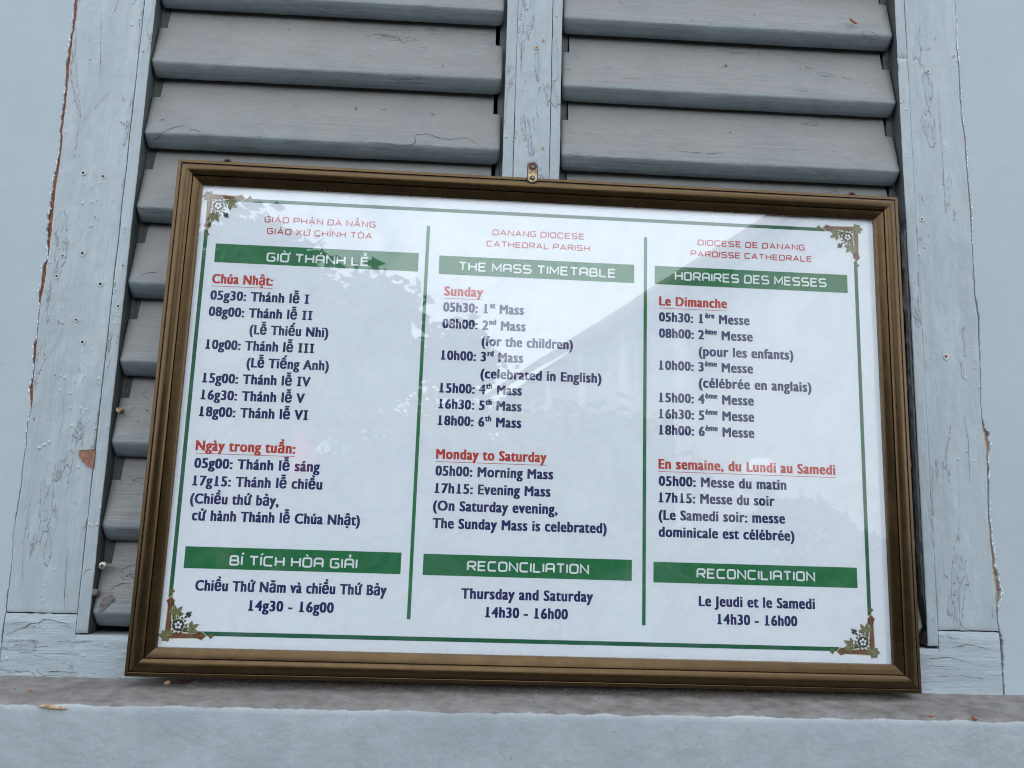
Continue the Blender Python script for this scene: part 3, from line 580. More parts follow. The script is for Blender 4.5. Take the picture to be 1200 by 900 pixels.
# ------------------------------------------------------------------ framed notice
FR = Matrix(((0.999971, -0.006703, 0.003627), (0.006686, 0.999967, 0.004636), (-0.003658, -0.004611, 0.999983))).to_4x4()
FR.translation = Vector((-0.38364, -0.035, 1.35906))
fn = thing('framed_notice', 'large white mass timetable in three languages behind glass in a brown metal frame', 'notice board')
fn.matrix_world = FR
FW, FH, RW = 0.92129, 0.61763, 0.0318
prof = [(0.0002, 0.022), (0.0, 0.0062), (0.0006, 0.0052), (0.0042, 0.0040), (0.0048, 0.0042), (0.0052, 0.0060), (0.0058, 0.0060), (0.0061, 0.0030), (0.0075, 0.0014), (0.010, 0.0003), (0.0130, 0.0), (0.0165, 0.0006), (0.0192, 0.0019), (0.0201, 0.0030), (0.0203, 0.0058), (0.0210, 0.0058), (0.0213, 0.0040), (0.0245, 0.0047), (0.0285, 0.0062), (0.0310, 0.0074), (0.0316, 0.0080), (0.0318, 0.0118), (0.0318, 0.022)]
def rail(a, b, inward):
    """a->b outer corner points (x,z), inward: unit normal pointing to the picture"""
    d = Vector((b[0] - a[0], b[1] - a[1])); Ln = d.length; d.normalize(); rows = []
    seg = 24
    for k in range(seg + 1):
        r = []
        for s, y in prof:
            t = s + 0.00012 + (Ln - 2 * s - 0.00024) * k / seg
            r.append((a[0] + d.x * t + inward[0] * s, y, a[1] + d.y * t + inward[1] * s))
        rows.append(r)
    mb = MB(); mb.grid(rows); c = len(prof); mb.F.append(tuple(range(c))); mb.F.append(tuple(reversed(range(seg * c, seg * c + c))))
    mb.F = [tuple(reversed(f)) for f in mb.F] if False else mb.F
    return mb.build('frame_rail', M['bronze'], fn, True, sharp=28)
rail((0, 0), (FW, 0), (0, 1)); rail((FW, 0), (FW, FH), (-1, 0)); rail((FW, FH), (0, FH), (0, -1)); rail((0, FH), (0, 0), (1, 0))
mb = MB(); mb.box(RW - .006, FW - RW + .006, 0.0128, 0.0190, RW - .006, FH - RW + .006); mb.build('backing_board', M['backing'], fn)
mb = MB(); mb.box(RW - .004, FW - RW + .004, 0.0085, 0.0105, RW - .004, FH - RW + .004); mb.build('glass_pane', M['glass'], fn)
mb = MB(); mb.box(RW - .004, 0.8835, 0.0120, 0.0124, RW - .004, FH - RW + .003); poster = mb.build('poster', M['paper'], fn)
YP = 0.0120   # face of the poster

class Ink:
    """flat ink sheet in the poster plane; every piece gets its own hair of height"""
    k = 0
    def __init__(s, base=0.00010): s.mb = MB(); s.y = YP - base; s.c = 0
    def lay(s): s.c += 1; return s.y - 0.000004 * (s.c % 12)
    def quad(s, x0, z0, x1, z1): y = s.lay(); s.mb.add([(x0, y, z0), (x1, y, z0), (x1, y, z1), (x0, y, z1)], [(0, 1, 2, 3)])
    def poly(s, P): y = s.lay(); s.mb.add([(x, y, z) for x, z in P], [tuple(range(len(P)))])
    def fan(s, P):
        y = s.lay(); cx = sum(p[0] for p in P) / len(P); cz = sum(p[1] for p in P) / len(P)
        s.mb.add([(cx, y, cz)] + [(x, y, z) for x, z in P], [(0, i + 1, (i + 1) % len(P) + 1) for i in range(len(P))])
    def stroke(s, P, t):
        y = s.lay(); n = len(P); closed = P[0] == P[-1] and n > 3; L, R_ = [], []
        for i, p in enumerate(P):
            if closed: a = P[i - 1] if i else P[-2]; b = P[i + 1] if i < n - 1 else P[1]
            else: a = P[max(0, i - 1)]; b = P[min(n - 1, i + 1)]
            d1 = Vector((p[0] - a[0], p[1] - a[1])); d2 = Vector((b[0] - p[0], b[1] - p[1]))
            if d1.length < 1e-9: d1 = d2
            if d2.length < 1e-9: d2 = d1
            d1.normalize(); d2.normalize(); m_ = d1 + d2
            if m_.length < 1e-6: m_ = d1.copy()
            m_.normalize(); nn = Vector((-m_.y, m_.x)); q = nn.dot(Vector((-d1.y, d1.x))); h = t / 2 / max(0.55, q)
            L.append((p[0] + nn.x * h, y, p[1] + nn.y * h)); R_.append((p[0] - nn.x * h, y, p[1] - nn.y * h))
        s.mb.add([v for pr in zip(R_, L) for v in pr], [(2 * i, 2 * i + 2, 2 * i + 3, 2 * i + 1) for i in range(n - 1)])
    def done(s, name, mat): return s.mb.build(name, M[mat], poster)

def arc(P, r, n=3):
    """round the inner corners of a polyline"""
    out_ = [P[0]]
    for a, p, b in zip(P, P[1:], P[2:]):
        va = Vector((a[0] - p[0], a[1] - p[1])); vb = Vector((b[0] - p[0], b[1] - p[1])); q = min(r, va.length * .5, vb.length * .5)
        s0 = Vector(p) + va.normalized() * q; s1 = Vector(p) + vb.normalized() * q
        for i in range(n + 1):
            t = i / n; out_.append(tuple(s0 * (1 - t) ** 2 + Vector(p) * 2 * t * (1 - t) + s1 * t ** 2))
    out_.append(P[-1]); return out_

# squared capitals drawn stroke by stroke: width, list of (polyline, rounded)
def caps(style):
    w_ = 1.05
    G = {'B': (w_, [([(0, 0), (w_, 0), (w_, .5), (0, .5)], 1), ([(0, 0), (0, 1), (w_ - .1, 1), (w_ - .1, .5)], 1)]),
         'C': (w_, [([(w_, 0), (0, 0), (0, 1), (w_, 1)], 1)]),
         'D': (w_, [([(0, 0), (w_, 0), (w_, 1), (0, 1), (0, 0)], 2)]),
         'E': (.95, [([(.95, 0), (0, 0), (0, 1), (.95, 1)], 0), ([(0, .52), (.85, .52)], 0)]),
         'G': (w_, [([(w_, 1), (0, 1), (0, 0), (w_, 0), (w_, .5), (.55, .5)], 1)]),
         'H': (w_, [([(0, 0), (0, 1)], 0), ([(w_, 0), (w_, 1)], 0), ([(0, .5), (w_, .5)], 0)]),
         'I': (0.0, [([(0, 0), (0, 1)], 0)]), 'L': (.9, [([(0, 1), (0, 0), (.9, 0)], 0)]),
         'M': (1.2, [([(0, 0), (0, 1), (.6, .25), (1.2, 1), (1.2, 0)], 0)]), 'N': (w_, [([(0, 0), (0, 1), (w_, 0), (w_, 1)], 0)]),
         'O': (w_, [([(.5, 0), (0, 0), (0, 1), (w_, 1), (w_, 0), (.5, 0)], 1)]), 'P': (w_, [([(0, 0), (0, 1), (w_, 1), (w_, .42), (0, .42)], 1)]),
         'R': (w_, [([(0, 0), (0, 1), (w_, 1), (w_, .45), (0, .45)], 1), ([(.55, .45), (w_, 0)], 0)]),
         'S': (w_, [([(0, 0), (w_, 0), (w_, .5), (0, .5), (0, 1), (w_, 1)], 1)]), 'T': (1.0, [([(0, 1), (1.0, 1)], 0), ([(.5, 1), (.5, 0)], 0)]),
         'U': (w_, [([(0, 1), (0, 0), (w_, 0), (w_, 1)], 1)]), 'X': (w_, [([(0, 0), (w_, 1)], 0), ([(0, 1), (w_, 0)], 0)])}
    if style == 'h': G['A'] = (w_, [([(0, 0), (0, 1), (w_, 1), (w_, 0)], 3), ([(0, .42), (w_, .42)], 0)])
    else: G['A'] = (1.15, [([(0, 0), (.575, 1), (1.15, 0)], 0), ([(.2, .3), (.95, .3)], 0)])
    return G
ACC = {'Á': ('A', 'a'), 'À': ('A', 'g'), 'Ậ': ('A', 'cd'), 'Ẵ': ('A', 'bt'), 'Ả': ('A', 'h'), 'Đ': ('D', '-'), 'Ứ': ('U', 'ao'), 'Í': ('I', 'a'), 'Ò': ('O', 'g'), 'Ờ': ('O', 'go'), 'Ễ': ('E', 'ct')}
def squared(text, u0, v0, width, h, t, style, mat, ink_base=0.00010):
    G = caps(style); x = 0; items = []; k = .19 if style == 'h' else .16; sp = .24 if style == 'h' else .3
    for ch in text:
        if ch == ' ': x += .62; continue
        base, ac = ACC.get(ch, (ch, '')); items.append((base, ac, x)); x += G[base][0] + (t / h) + sp
    nat = x - sp; sx = width / nat; ink = Ink(ink_base); ho = t / h / 2
    def put(P, th=t): ink.stroke([(u0 + (a + ho) * sx, v0 + t / 2 + b * (h - t)) for a, b in P], th)
    for base, ac, x0 in items:
        wd, strokes = G[base]
        for P, rd in strokes:
            Q = [(x0 + a, b) for a, b in P]
            if rd: Q = arc(Q, .26 if rd == 1 else .3)
            put(Q)
        c = x0 + wd / 2
        if 'a' in ac: put([(c - .05, 1.22), (c + .2, 1.42)], t * .8)
        if 'g' in ac: put([(c - .2, 1.42), (c + .05, 1.22)], t * .8)
        if 'h' in ac: put([(c - .12, 1.5), (c + .12, 1.5), (c + .12, 1.36), (c, 1.3), (c, 1.2)], t * .7)
        if 'c' in ac: put([(c - .22, 1.2), (c, 1.36), (c + .22, 1.2)], t * .7)
        if 'b' in ac: put([(c - .22, 1.32), (c - .1, 1.2), (c + .1, 1.2), (c + .22, 1.32)], t * .7)
        if 't' in ac: put([(c - .22, 1.5), (c - .08, 1.6), (c + .08, 1.5), (c + .22, 1.6)], t * .7)
        if 'd' in ac: put([(c - .08, -.3), (c + .08, -.3)], t * 1.1)
        if 'o' in ac: put([(x0 + wd, .98), (x0 + wd + .2, 1.08), (x0 + wd + .2, 1.24)], t * .8)
        if '-' in ac: put([(x0 - .2, .5), (x0 + .42, .5)], t)
    o = ink.done('text_line', mat); return o

# body lettering from Blender's own font, glyph by glyph, thickened by overlapping strikes
GC = {}
def raw(t):
    c = bpy.data.curves.new('t', 'FONT'); c.body = t; c.resolution_u = 3; o = bpy.data.objects.new('t', c)
    m = bpy.data.meshes.new_from_object(o)
    V = [(v.co.x, v.co.y) for v in m.vertices]; F = [tuple(p.vertices) for p in m.polygons]
    bpy.data.objects.remove(o); bpy.data.curves.remove(c); bpy.data.meshes.remove(m)
    return V, F
def xmax(t): return max(v[0] for v in raw(t)[0])
HH = xmax('HH')
XH = max(v[1] for v in raw('x')[0])
def tall(ch, V):
    """larger x-height: stretch the lower case up to the x line, ease ascenders back"""
    if not ch.islower(): return V
    asc = ch in 'bdfhklt'; g_ = 0.13
    def f(y):
        if y <= 0: return y
        if y <= XH: return y * (1 + g_)
        return (XH * (1 + g_) + (y - XH) * (1.03 * .70 - XH * (1 + g_)) / (.70 - XH)) if asc and y < .78 else y + XH * g_
    return [(x, f(y)) for x, y in V]
def glyph(ch):
    if ch not in GC:
        if ch == ' ': GC[ch] = ([], [], xmax('H H') - HH)
        else:
            V, F = raw(ch); V = tall(ch, V); GC[ch] = (V, F, xmax('H' + ch + 'H') - HH)
    return GC[ch]
CAPH = 0.682; TRACK = 0.058
def lettering(text, u0, v0, width, mat, hcap=0.0114, sdx=0.00076, sdy=0.00030):
    parts_ = text.split('^'); pen = 0.0; pieces = []       # (V, F, x, y, scale)
    for i, seg in enumerate(parts_):
        sup = i % 2 == 1; sc = 0.56 if sup else 1.0; dy = 0.40 if sup else 0.0
        if sup: pen += 0.02
        for j, ch in enumerate(seg):
            V, F, adv = glyph(ch)
            roman = ch == 'I' and all(c in 'IVX' for c in seg[seg.rfind(' ', 0, j) + 1:].split(' ')[0])
            if ch == '1': pen += 0.045
            if roman: pen += 0.09
            if V: pieces.append((V, F, pen, dy, sc))
            if roman or ch == '1':
                cx = sum(v[0] for v in V) / len(V) if roman else (min(v[0] for v in V) + max(v[0] for v in V)) / 2 + .05
                if ch == '1': cx = max(v[0] for v in V) - 0.035
                hw = 0.13 if roman else 0.15
                bars = [(0, 0.075)] + ([(CAPH - .075, CAPH)] if roman else [])
                for a, b_ in bars: pieces.append(([(cx - hw, a), (cx + hw, a), (cx + hw, b_), (cx - hw, b_)], [(0, 1, 2, 3)], pen, dy, sc))
            pen += (adv + TRACK) * sc + (0.055 if ch == '1' else 0) + (0.09 if roman else 0)
        if sup: pen += 0.02
    k = hcap / CAPH; x0 = min(p[2] + min(v[0] for v in p[0]) * p[4] for p in pieces); x1 = max(p[2] + max(v[0] for v in p[0]) * p[4] for p in pieces)
    kx = (width - 2 * sdx) / (x1 - x0); ink = Ink(0.00010)
    for n, (dx, dy) in enumerate(((-1, -.8), (-1, .8), (1, -.8), (1, .8), (0, 0), (-.5, 0), (.5, 0))):
        for V, F, px, py, sc in pieces:
            q = 0.75 if sc < 1 else 1.0
            y = ink.lay() if len(V) == 4 else ink.y - 0.000006 * n
            ink.mb.add([(u0 + sdx + (px + v[0] * sc - x0) * kx + dx * sdx * q, y, v0 + (py + v[1] * sc) * k + sdy + dy * sdy) for v in V], F)
    return ink.done('text_line', mat)

C1, C2, C3 = 53.0, 337.4, 608.2
BODY = [('05g30: Thánh lễ I', C1, 440.8, 119.6), ('08g00: Thánh lễ II', C1, 420.3, 125.1), ('(Lễ Thiếu Nhi)', 103.7, 399.7, 95.4), ('10g00: Thánh lễ III', C1, 379.3, 130.1), ('(Lễ Tiếng Anh)', 103.6, 358.6, 98.9),
        ('15g00: Thánh lễ IV', C1, 338.0, 128.8), ('16g30: Thánh lễ V', C1, 317.5, 123.4), ('18g00: Thánh lễ VI', C1, 297.2, 128.6), ('05g00: Thánh lễ sáng', C1, 235.7, 147.2), ('17g15: Thánh lễ chiều', C1, 215.0, 151.5),
        ('(Chiều thứ bảy,', 52.2, 194.1, 102.9), ('cử hành Thánh lễ Chúa Nhật)', 56.0, 174.5, 195.4), ('Chiều Thứ Năm và chiều Thứ Bảy', 67.3, 95.0, 220.0), ('14g30 - 16g00', 129.6, 73.9, 97.9),
        ('05h30: 1^st^ Mass', C2, 438.9, 100.6), ('08h00: 2^nd^ Mass', C2, 417.9, 103.4), ('(for the children)', 386.7, 397.6, 113.7), ('10h00: 3^rd^ Mass', C2, 378.0, 101.5), ('(celebrated in English)', 386.8, 356.8, 149.8),
        ('15h00: 4^th^ Mass', C2, 337.2, 101.2), ('16h30: 5^th^ Mass', C2, 317.5, 101.4), ('18h00: 6^th^ Mass', C2, 297.3, 101.6), ('05h00: Morning Mass', C2, 236.4, 142.0), ('17h15: Evening Mass', C2, 215.6, 139.3),
        ('(On Saturday evening,', 336.4, 195.0, 149.3), ('The Sunday Mass is celebrated)', 336.8, 174.3, 208.6), ('Thursday and Saturday', 374.0, 94.0, 156.2), ('14h30 - 16h00', 403.1, 73.4, 97.5),
        ('05h30: 1^ère^ Messe', C3, 438.5, 115.9), ('08h00: 2^ème^ Messe', C3, 417.7, 119.7), ('(pour les enfants)', 658.5, 396.4, 121.1), ('10h00: 3^ème^ Messe', C3, 376.7, 119.4), ('(célébrée en anglais)', 658.3, 356.3, 143.3),
        ('15h00: 4^ème^ Messe', C3, 336.1, 119.6), ('16h30: 5^ème^ Messe', C3, 315.8, 119.7), ('18h00: 6^ème^ Messe', C3, 295.8, 119.6), ('05h00: Messe du matin', C3, 233.4, 158.3), ('17h15: Messe du soir', C3, 213.4, 143.2),
        ('(Le Samedi soir: messe', C3, 192.6, 155.8), ('dominicale est célébrée)', C3, 172.3, 166.9), ('Le Jeudi et le Samedi', 656.7, 92.7, 141.3), ('14h30 - 16h00', 678.8, 72.3, 97.2)]
for t_, u, v, wd in BODY: lettering(t_, u / 1e3, v / 1e3, wd / 1e3, 'navy')
for t_, u, v, wd in (('Chúa Nhật:', 53.2, 461.6, 74.0), ('Ngày trong tuần:', 52.8, 256.4, 117.1), ('Sunday', 337.8, 459.3, 48.6), ('Monday to Saturday', 337.2, 256.5, 133.7), ('Le Dimanche', 608.4, 459.2, 87.0), ('En semaine, du Lundi au Samedi', 608.0, 254.0, 220.6)):
    o = lettering(t_, u / 1e3, v / 1e3, wd / 1e3, 'red')
    ink = Ink(0.00012); ink.quad(u / 1e3, v / 1e3 - 0.0036, (u + wd) / 1e3, v / 1e3 - 0.0030); ink.done('underline', 'red')
for u0, u1, vb, vt in ((53.7, 304.0, 488.6, 512.6), (329.8, 576.5, 486.8, 510.9), (602.6, 852.8, 486.9, 510.9), (52.2, 302.1, 120.0, 144.8), (328.0, 576.1, 119.8, 144.3), (602.1, 851.2, 118.8, 142.9)):
    ink = Ink(0.00004); ink.quad(u0 / 1e3, vb / 1e3, u1 / 1e3, vt / 1e3); ink.done('green_band', 'green')
for t_, u, v, wd in (('GIỜ THÁNH LỄ', 117.1, 492.4, 125.5), ('THE MASS TIMETABLE', 354.5, 492.4, 198.3), ('HORAIRES DES MESSES', 628.7, 493.1, 196.3), ('BÍ TÍCH HÒA GIẢI', 104.1, 124.4, 147.1), ('RECONCILIATION', 379.9, 126.0, 144.6), ('RECONCILIATION', 654.5, 125.0, 144.4)):
    squared(t_, u / 1e3, v / 1e3, wd / 1e3, 0.0118, 0.0021, 'h', 'white_ink', 0.00016)
for t_, u, v, wd in (('GIÁO PHẬN ĐÀ NẴNG', 110.5, 543.0, 137.7), ('GIÁO XỨ CHÍNH TÒA', 114.6, 528.0, 130.0), ('DANANG DIOCESE', 395.5, 540.8, 116.5), ('CATHEDRAL PARISH', 388.5, 525.6, 130.6), ('DIOCESE DE DANANG', 658.3, 540.8, 139.9), ('PAROISSE CATHEDRALE', 649.0, 525.8, 158.0)):
    squared(t_, u / 1e3, v / 1e3, wd / 1e3, 0.0080, 0.00135, 'r', 'red')
def bar(x0, z0, x1, z1, name='border_line', mat='green_line'):
    ink = Ink(0.00003); ink.quad(x0 / 1e3, z0 / 1e3, x1 / 1e3, z1 / 1e3); return ink.done(name, mat)
bar(312.2, 69.0, 316.4, 549.0, 'divider_line', 'green'); bar(588.7, 69.0, 592.9, 548.3, 'divider_line', 'green')
BX0, BX1, BZ0, BZ1 = 40.6, 864.6, 47.4, 570.4
ink = Ink(0.00003); ink.quad(.075, (BZ0 - 2.4) / 1e3, .826, (BZ0 + 2.4) / 1e3); ink.done('border_line', 'green_line')
ink = Ink(0.00003); ink.quad(.075, (BZ1 - 2.3) / 1e3, .826, (BZ1 + 2.3) / 1e3); ink.done('border_line', 'green_line')
ink = Ink(0.00003); ink.quad((BX0 - 2.3) / 1e3, .087, (BX0 + 2.3) / 1e3, .530); ink.done('border_line', 'green_line')
ink = Ink(0.00003); ink.quad((BX1 - 2.3) / 1e3, .087, (BX1 + 2.3) / 1e3, .530); ink.done('border_line', 'green_line')

# corner ornaments: a, b = mm inward from the outer corner
def ornament(cx, cz, sx, sz):
    T = lambda P: [(cx + sx * a / 1e3, cz + sz * b / 1e3) for a, b in P]
    lay = {k: Ink(bz) for k, bz in (('cream', .00006), ('maroon', .00012), ('green_line', .00009), ('olive', .00020), ('olive_light', .00026), ('ink_dark', .00024), ('white_ink', .00032))}
    def P(mat, L): lay[mat].fan(T(L))
    def both(mat, L):
        P(mat, L); P(mat, [(b, a) for a, b in L])
    def leaf(x, y, ang, l, w, mat='olive'):
        c, s = math.cos(ang), math.sin(ang)
        q = [(0, 0), (.25, .32), (.55, .5), (.8, .28), (1, 0), (.8, -.28), (.55, -.5), (.25, -.32)]
        P(mat, [(x + c * l * a - s * w * b, y + s * l * a + c * w * b) for a, b in q])
        if mat == 'olive': lay['olive_light'].stroke(T([(x + c * l * .12, y + s * l * .12), (x + c * l * .85, y + s * l * .85)]), .0006)
    for base, col, g_ in (('cream', 1, .9), ('maroon', 0, 0)):
        both(base, [(3 - g_, 4.2 - g_), (46 + g_, 5.4 - g_), (46 + g_ * .4, 3.4 - g_), (51 + g_, 7.6), (46 + g_ * .4, 11.8 + g_), (46, 9.6 + g_), (30, 9.6 + g_), (18, 10.4 + g_), (6, 10.8 + g_)])
    both('olive', [(53.2, 7.8), (56.5, 11.6), (60.2, 8.2), (56.2, 3.9)])
    g = [(7.6, 44), (9.3, 36), (9.4, 27), (10.4, 20), (13.6, 13.6), (20, 10.4), (27, 9.4), (36, 9.3), (44, 7.6)]
    lay['green_line'].stroke(T([(p[0] + 2.6, p[1] + 2.6) for p in g]), .0020)
    for a_ in (.35, .95, 1.57, 2.2, 2.9, 4.0, 5.2): leaf(6.0, 6.0, a_ + (.0), 8.6 if a_ < 3 else 6.5, 5.2)
    for q, (lx, ly, a0) in enumerate(((14.5, 30.5, 1.45), (31.5, 15.0, .12))):
        for da, l in ((-1.3, 9.5), (-.5, 12), (.35, 12), (1.2, 9.5), (3.0, 7.5)): leaf(lx, ly, a0 + da, l, 5.0)
    for q in range(11):
        a_ = q * 2 * math.pi / 11; P('ink_dark', [(18.5 + 8.8 * math.cos(a_) + 1.5 * math.cos(t), 19 + 8.8 * math.sin(a_) + 1.5 * math.sin(t)) for t in (0, 1.57, 3.14, 4.71)])
    P('cream', [(18.5 + 7.6 * math.cos(t * .52), 19 + 7.6 * math.sin(t * .52)) for t in range(12)])
    lay['ink_dark'].fan(T([(18.5 + 6.6 * math.cos(t * .52), 19 + 6.6 * math.sin(t * .52)) for t in range(12)]))
    for q in range(5):
        a_ = .3 + q * 2 * math.pi / 5; px, py = 18.5 + 2.9 * math.cos(a_), 19 + 2.9 * math.sin(a_); P('white_ink', [(px + 1.55 * math.cos(t * .785), py + 1.55 * math.sin(t * .785)) for t in range(8)])
    lay['maroon'].y = YP - .00040; P('maroon', [(18.5 + 1.2 * math.cos(t * 1.05), 19 + 1.2 * math.sin(t * 1.05)) for t in range(6)])
    for a_, l in ((.8, 6.5), (0.0, 4.5), (1.6, 4.5), (2.4, 3.6), (-.8, 3.6), (3.9, 5)): leaf(28.3, 30.0, a_, l, 2.6, 'ink_dark')
    for s_ in ([(22, 24), (27, 29)], [(12, 26), (14, 31)], [(26, 14), (31, 15.5)], [(24, 20), (28, 18), (29, 21)], [(19, 27), (20, 31), (23, 30)]): lay['ink_dark'].stroke(T(s_), .0007)
    root = lay['cream'].done('corner_ornament', 'cream')
    # one printed motif: merge the other inks as extra material slots
    V, F, mi = list(lay['cream'].mb.V), list(lay['cream'].mb.F), [0] * len(lay['cream'].mb.F); mats = [M['cream']]
    for k in ('green_line', 'maroon', 'olive', 'ink_dark', 'olive_light', 'white_ink'):
        n = len(V); V += lay[k].mb.V; F += [tuple(i + n for i in f) for f in lay[k].mb.F]; mats.append(M[k]); mi += [len(mats) - 1] * len(lay[k].mb.F)
    m = bpy.data.meshes.new('corner_ornament'); m.from_pydata(V, [], F)
    for k in mats: m.materials.append(k)
    m.polygons.foreach_set('material_index', mi); m.update(); root.data = m
ornament(.8738, .0372, -1, 1); ornament(.0338, .0372, 1, 1); ornament(.8738, .5806, -1, -1); ornament(.0338, .5806, 1, -1)

# hanging plate on the top rail, two rusty hanging rings behind it
def stadium(cx, cz, w_, h_, y0, y1, k=8):
    P = []
    for s_, cy in ((1, cz + h_ / 2 - w_ / 2), (-1, cz - h_ / 2 + w_ / 2)):
        for i in range(k + 1): a = math.pi * i / k; P.append((cx + s_ * w_ / 2 * math.cos(a), cy + s_ * w_ / 2 * math.sin(a)))
    n = len(P); V = [(x, y0, z) for x, z in P] + [(x, y1, z) for x, z in P]
    return V, [tuple(range(n))] + [tuple(reversed(range(n, 2 * n)))] + [(i, i + n, (i + 1) % n + n, (i + 1) % n) for i in range(n)]
mb = MB(); mb.add(*stadium(.4428, FH + .0045, .0118, .0270, -.0012, .0004)); pl_ = mb.build('hanging_plate', M['plate'], fn)
mb = MB(); mb.add(*stadium(.4428, FH + .0043, .0138, .0290, -.0002, .0010)); mb.build('rusted_rim', M['ring'], pl_)
mb = MB(); mb.add(*stadium(.4428, FH + .0122, .0110, .0105, -.0014, -.0010)); mb.build('rust_patch', M['ring'], pl_)
for dz, r in ((.0112, .0022), (-.0030, .0025)):
    mb = MB(); rows = [[(.4428 + rr * math.cos(a), y, FH + dz + rr * math.sin(a)) for a in [2 * math.pi * q / 12 for q in range(13)]] for rr, y in ((0, -.0026), (r * .55, -.0025), (r, -.0017), (r * 1.25, -.00145))]
    mb.grid(rows); mb.build('screw', M['ring'], pl_, True)
    mb = MB(); mb.add(*stadium(.4430, FH + dz - .0002, .0016, .0018, -.0030, -.0024, 4)); mb.build('bright_spot', M['pale'], pl_)
for x in (.0585, .8630):
    mb = MB(); rows = []
    for i in range(13):
        a = math.pi * i / 12; c = Vector((x + .0048 * math.cos(a), .012, FH - .001 + .0062 * math.sin(a))); nrm = Vector((math.cos(a), 0, math.sin(a)))
        rows.append([c + nrm * (.0019 * math.cos(t)) + Vector((0, .0019 * math.sin(t), 0)) for t in [2 * math.pi * q / 8 for q in range(9)]])
    mb.grid(rows); mb.box(x - .003, x + .003, .0135, .0150, FH - .004, FH + .004); mb.build('hanging_ring', M['ring'], fn, True)

# ------------------------------------------------------------------ little litter
def blob(name, pts, mat, label, cat, smooth=True):
    """pts: list of (center, half sizes)"""
    mb = MB()
    for (cx, cy, cz), (a, b_, c_), rot in pts:
        rows = []; cr_, sr_ = math.cos(rot), math.sin(rot)
        for i in range(7):
            t = math.pi * i / 6; r = []
            for q in range(9):
                p = 2 * math.pi * q / 8; k = 1 + .22 * N(i * 1.3 + cx * 90, (q % 8) * 1.1, cz * 90)
                x, y, z = a * math.cos(t) * k, b_ * math.sin(t) * math.sin(p) * k, c_ * math.sin(t) * math.cos(p) * k
                r.append((x * cr_ - z * sr_, y, x * sr_ + z * cr_))
            rows.append(r)
        mb.grid([[(x + cx - pts[0][0][0], y + cy - pts[0][0][1], z + cz - pts[0][0][2]) for x, y, z in r] for r in rows])
    o = mb.build(name, mat, None, smooth, loc=pts[0][0]); return tag(o, label, cat)
blob('seed_husk', [((.501, .0012, 2.2358), (.0062, .0012, .0022), -.65)], M['rust'], 'orange brown seed husk stuck on the top right shutter slat', 'seed husk')
blob('paint_chip', [((-.433, -.0830, 1.3375), (.0155, .0014, .0022), -.06)], M['tan'], 'long thin tan paint chip on the sill edge at bottom left', 'paint chip')
blob('dry_leaf_scrap', [((.5633, -.0818, 1.3428), (.0040, .0018, .0016), -.5)], M['rust'], 'dry brown leaf scrap on the sill at far right', 'leaf scrap')
blob('leaf_crumb', [((.5173, -.0760, 1.3432), (.0024, .0018, .0014), .4)], M['brown'], 'small brown crumb on the sill just right of the notice corner', 'crumb')
blob('dead_leaf', [((-.3235, -.012, 1.3508), (.0095, .006, .0022), .05)], M['ring'], 'dark red dead leaf lying on the sill under the notice at left', 'dead leaf')
blob('tan_crumb', [((-.3395, -.016, 1.3506), (.0036, .003, .0028), .3)], M['tan'], 'tan crumb beside the dead leaf under the notice', 'crumb')
blob('stone_crumb', [((-.4774, -.0453, 1.3455), (.0020, .0018, .0013), .2)], M['rust'], 'small rusty crumb on the sill left of the notice', 'crumb')
mb = MB()
def on_ledge(x, y): return 1.3490 + .094 * y + 0.0009
random.seed(3)
for i in range(70):
    x = random.uniform(-.52, .66); y = -abs(random.gauss(0, .03)); y = max(-.07, y); r = random.uniform(.0004, .0011); z = on_ledge(x, y)
    mb.add([(x - r, y, z - r * .6), (x + r, y, z - r * .6), (x, y + r, z - r * .6), (x, y, z + r)], [(0, 1, 3), (1, 2, 3), (2, 0, 3), (0, 2, 1)])
o = mb.build('sill_grit', M['grime']); o['kind'] = 'stuff'; o['label'] = 'fine dark grit scattered along the window sill'; o['category'] = 'grit'

mb = MB(); rows = []  # dark strip of dirt that also stands in for the frame's contact shadow
for i in range(261):
    x = -.372 + .905 * i / 260; k = min(1, min(i, 260 - i) / 14); d_ = (.013 + .008 * N(x * 40, 3) + .004 * N(x * 160, 5)) * k; h_ = (.0042 + .0022 * N(x * 55, 1) + .0012 * N(x * 210, 2)) * k
    rows.append([(x, .0015, 1.3512 + h_), (x, -.0030, 1.3500 + h_), (x, -.004 - d_ * .5, 1.3493 + h_ * .55 - .0004 * N(x * 300, 3)), (x, -.005 - d_, 1.3478 - .094 * d_)])
mb.grid(rows); o = mb.build('dirt_and_contact_shade', M['grime'], None, True); o['kind'] = 'stuff'; o['label'] = 'dark strip of dirt and painted contact shade on the sill beneath the notice'; o['category'] = 'dirt'
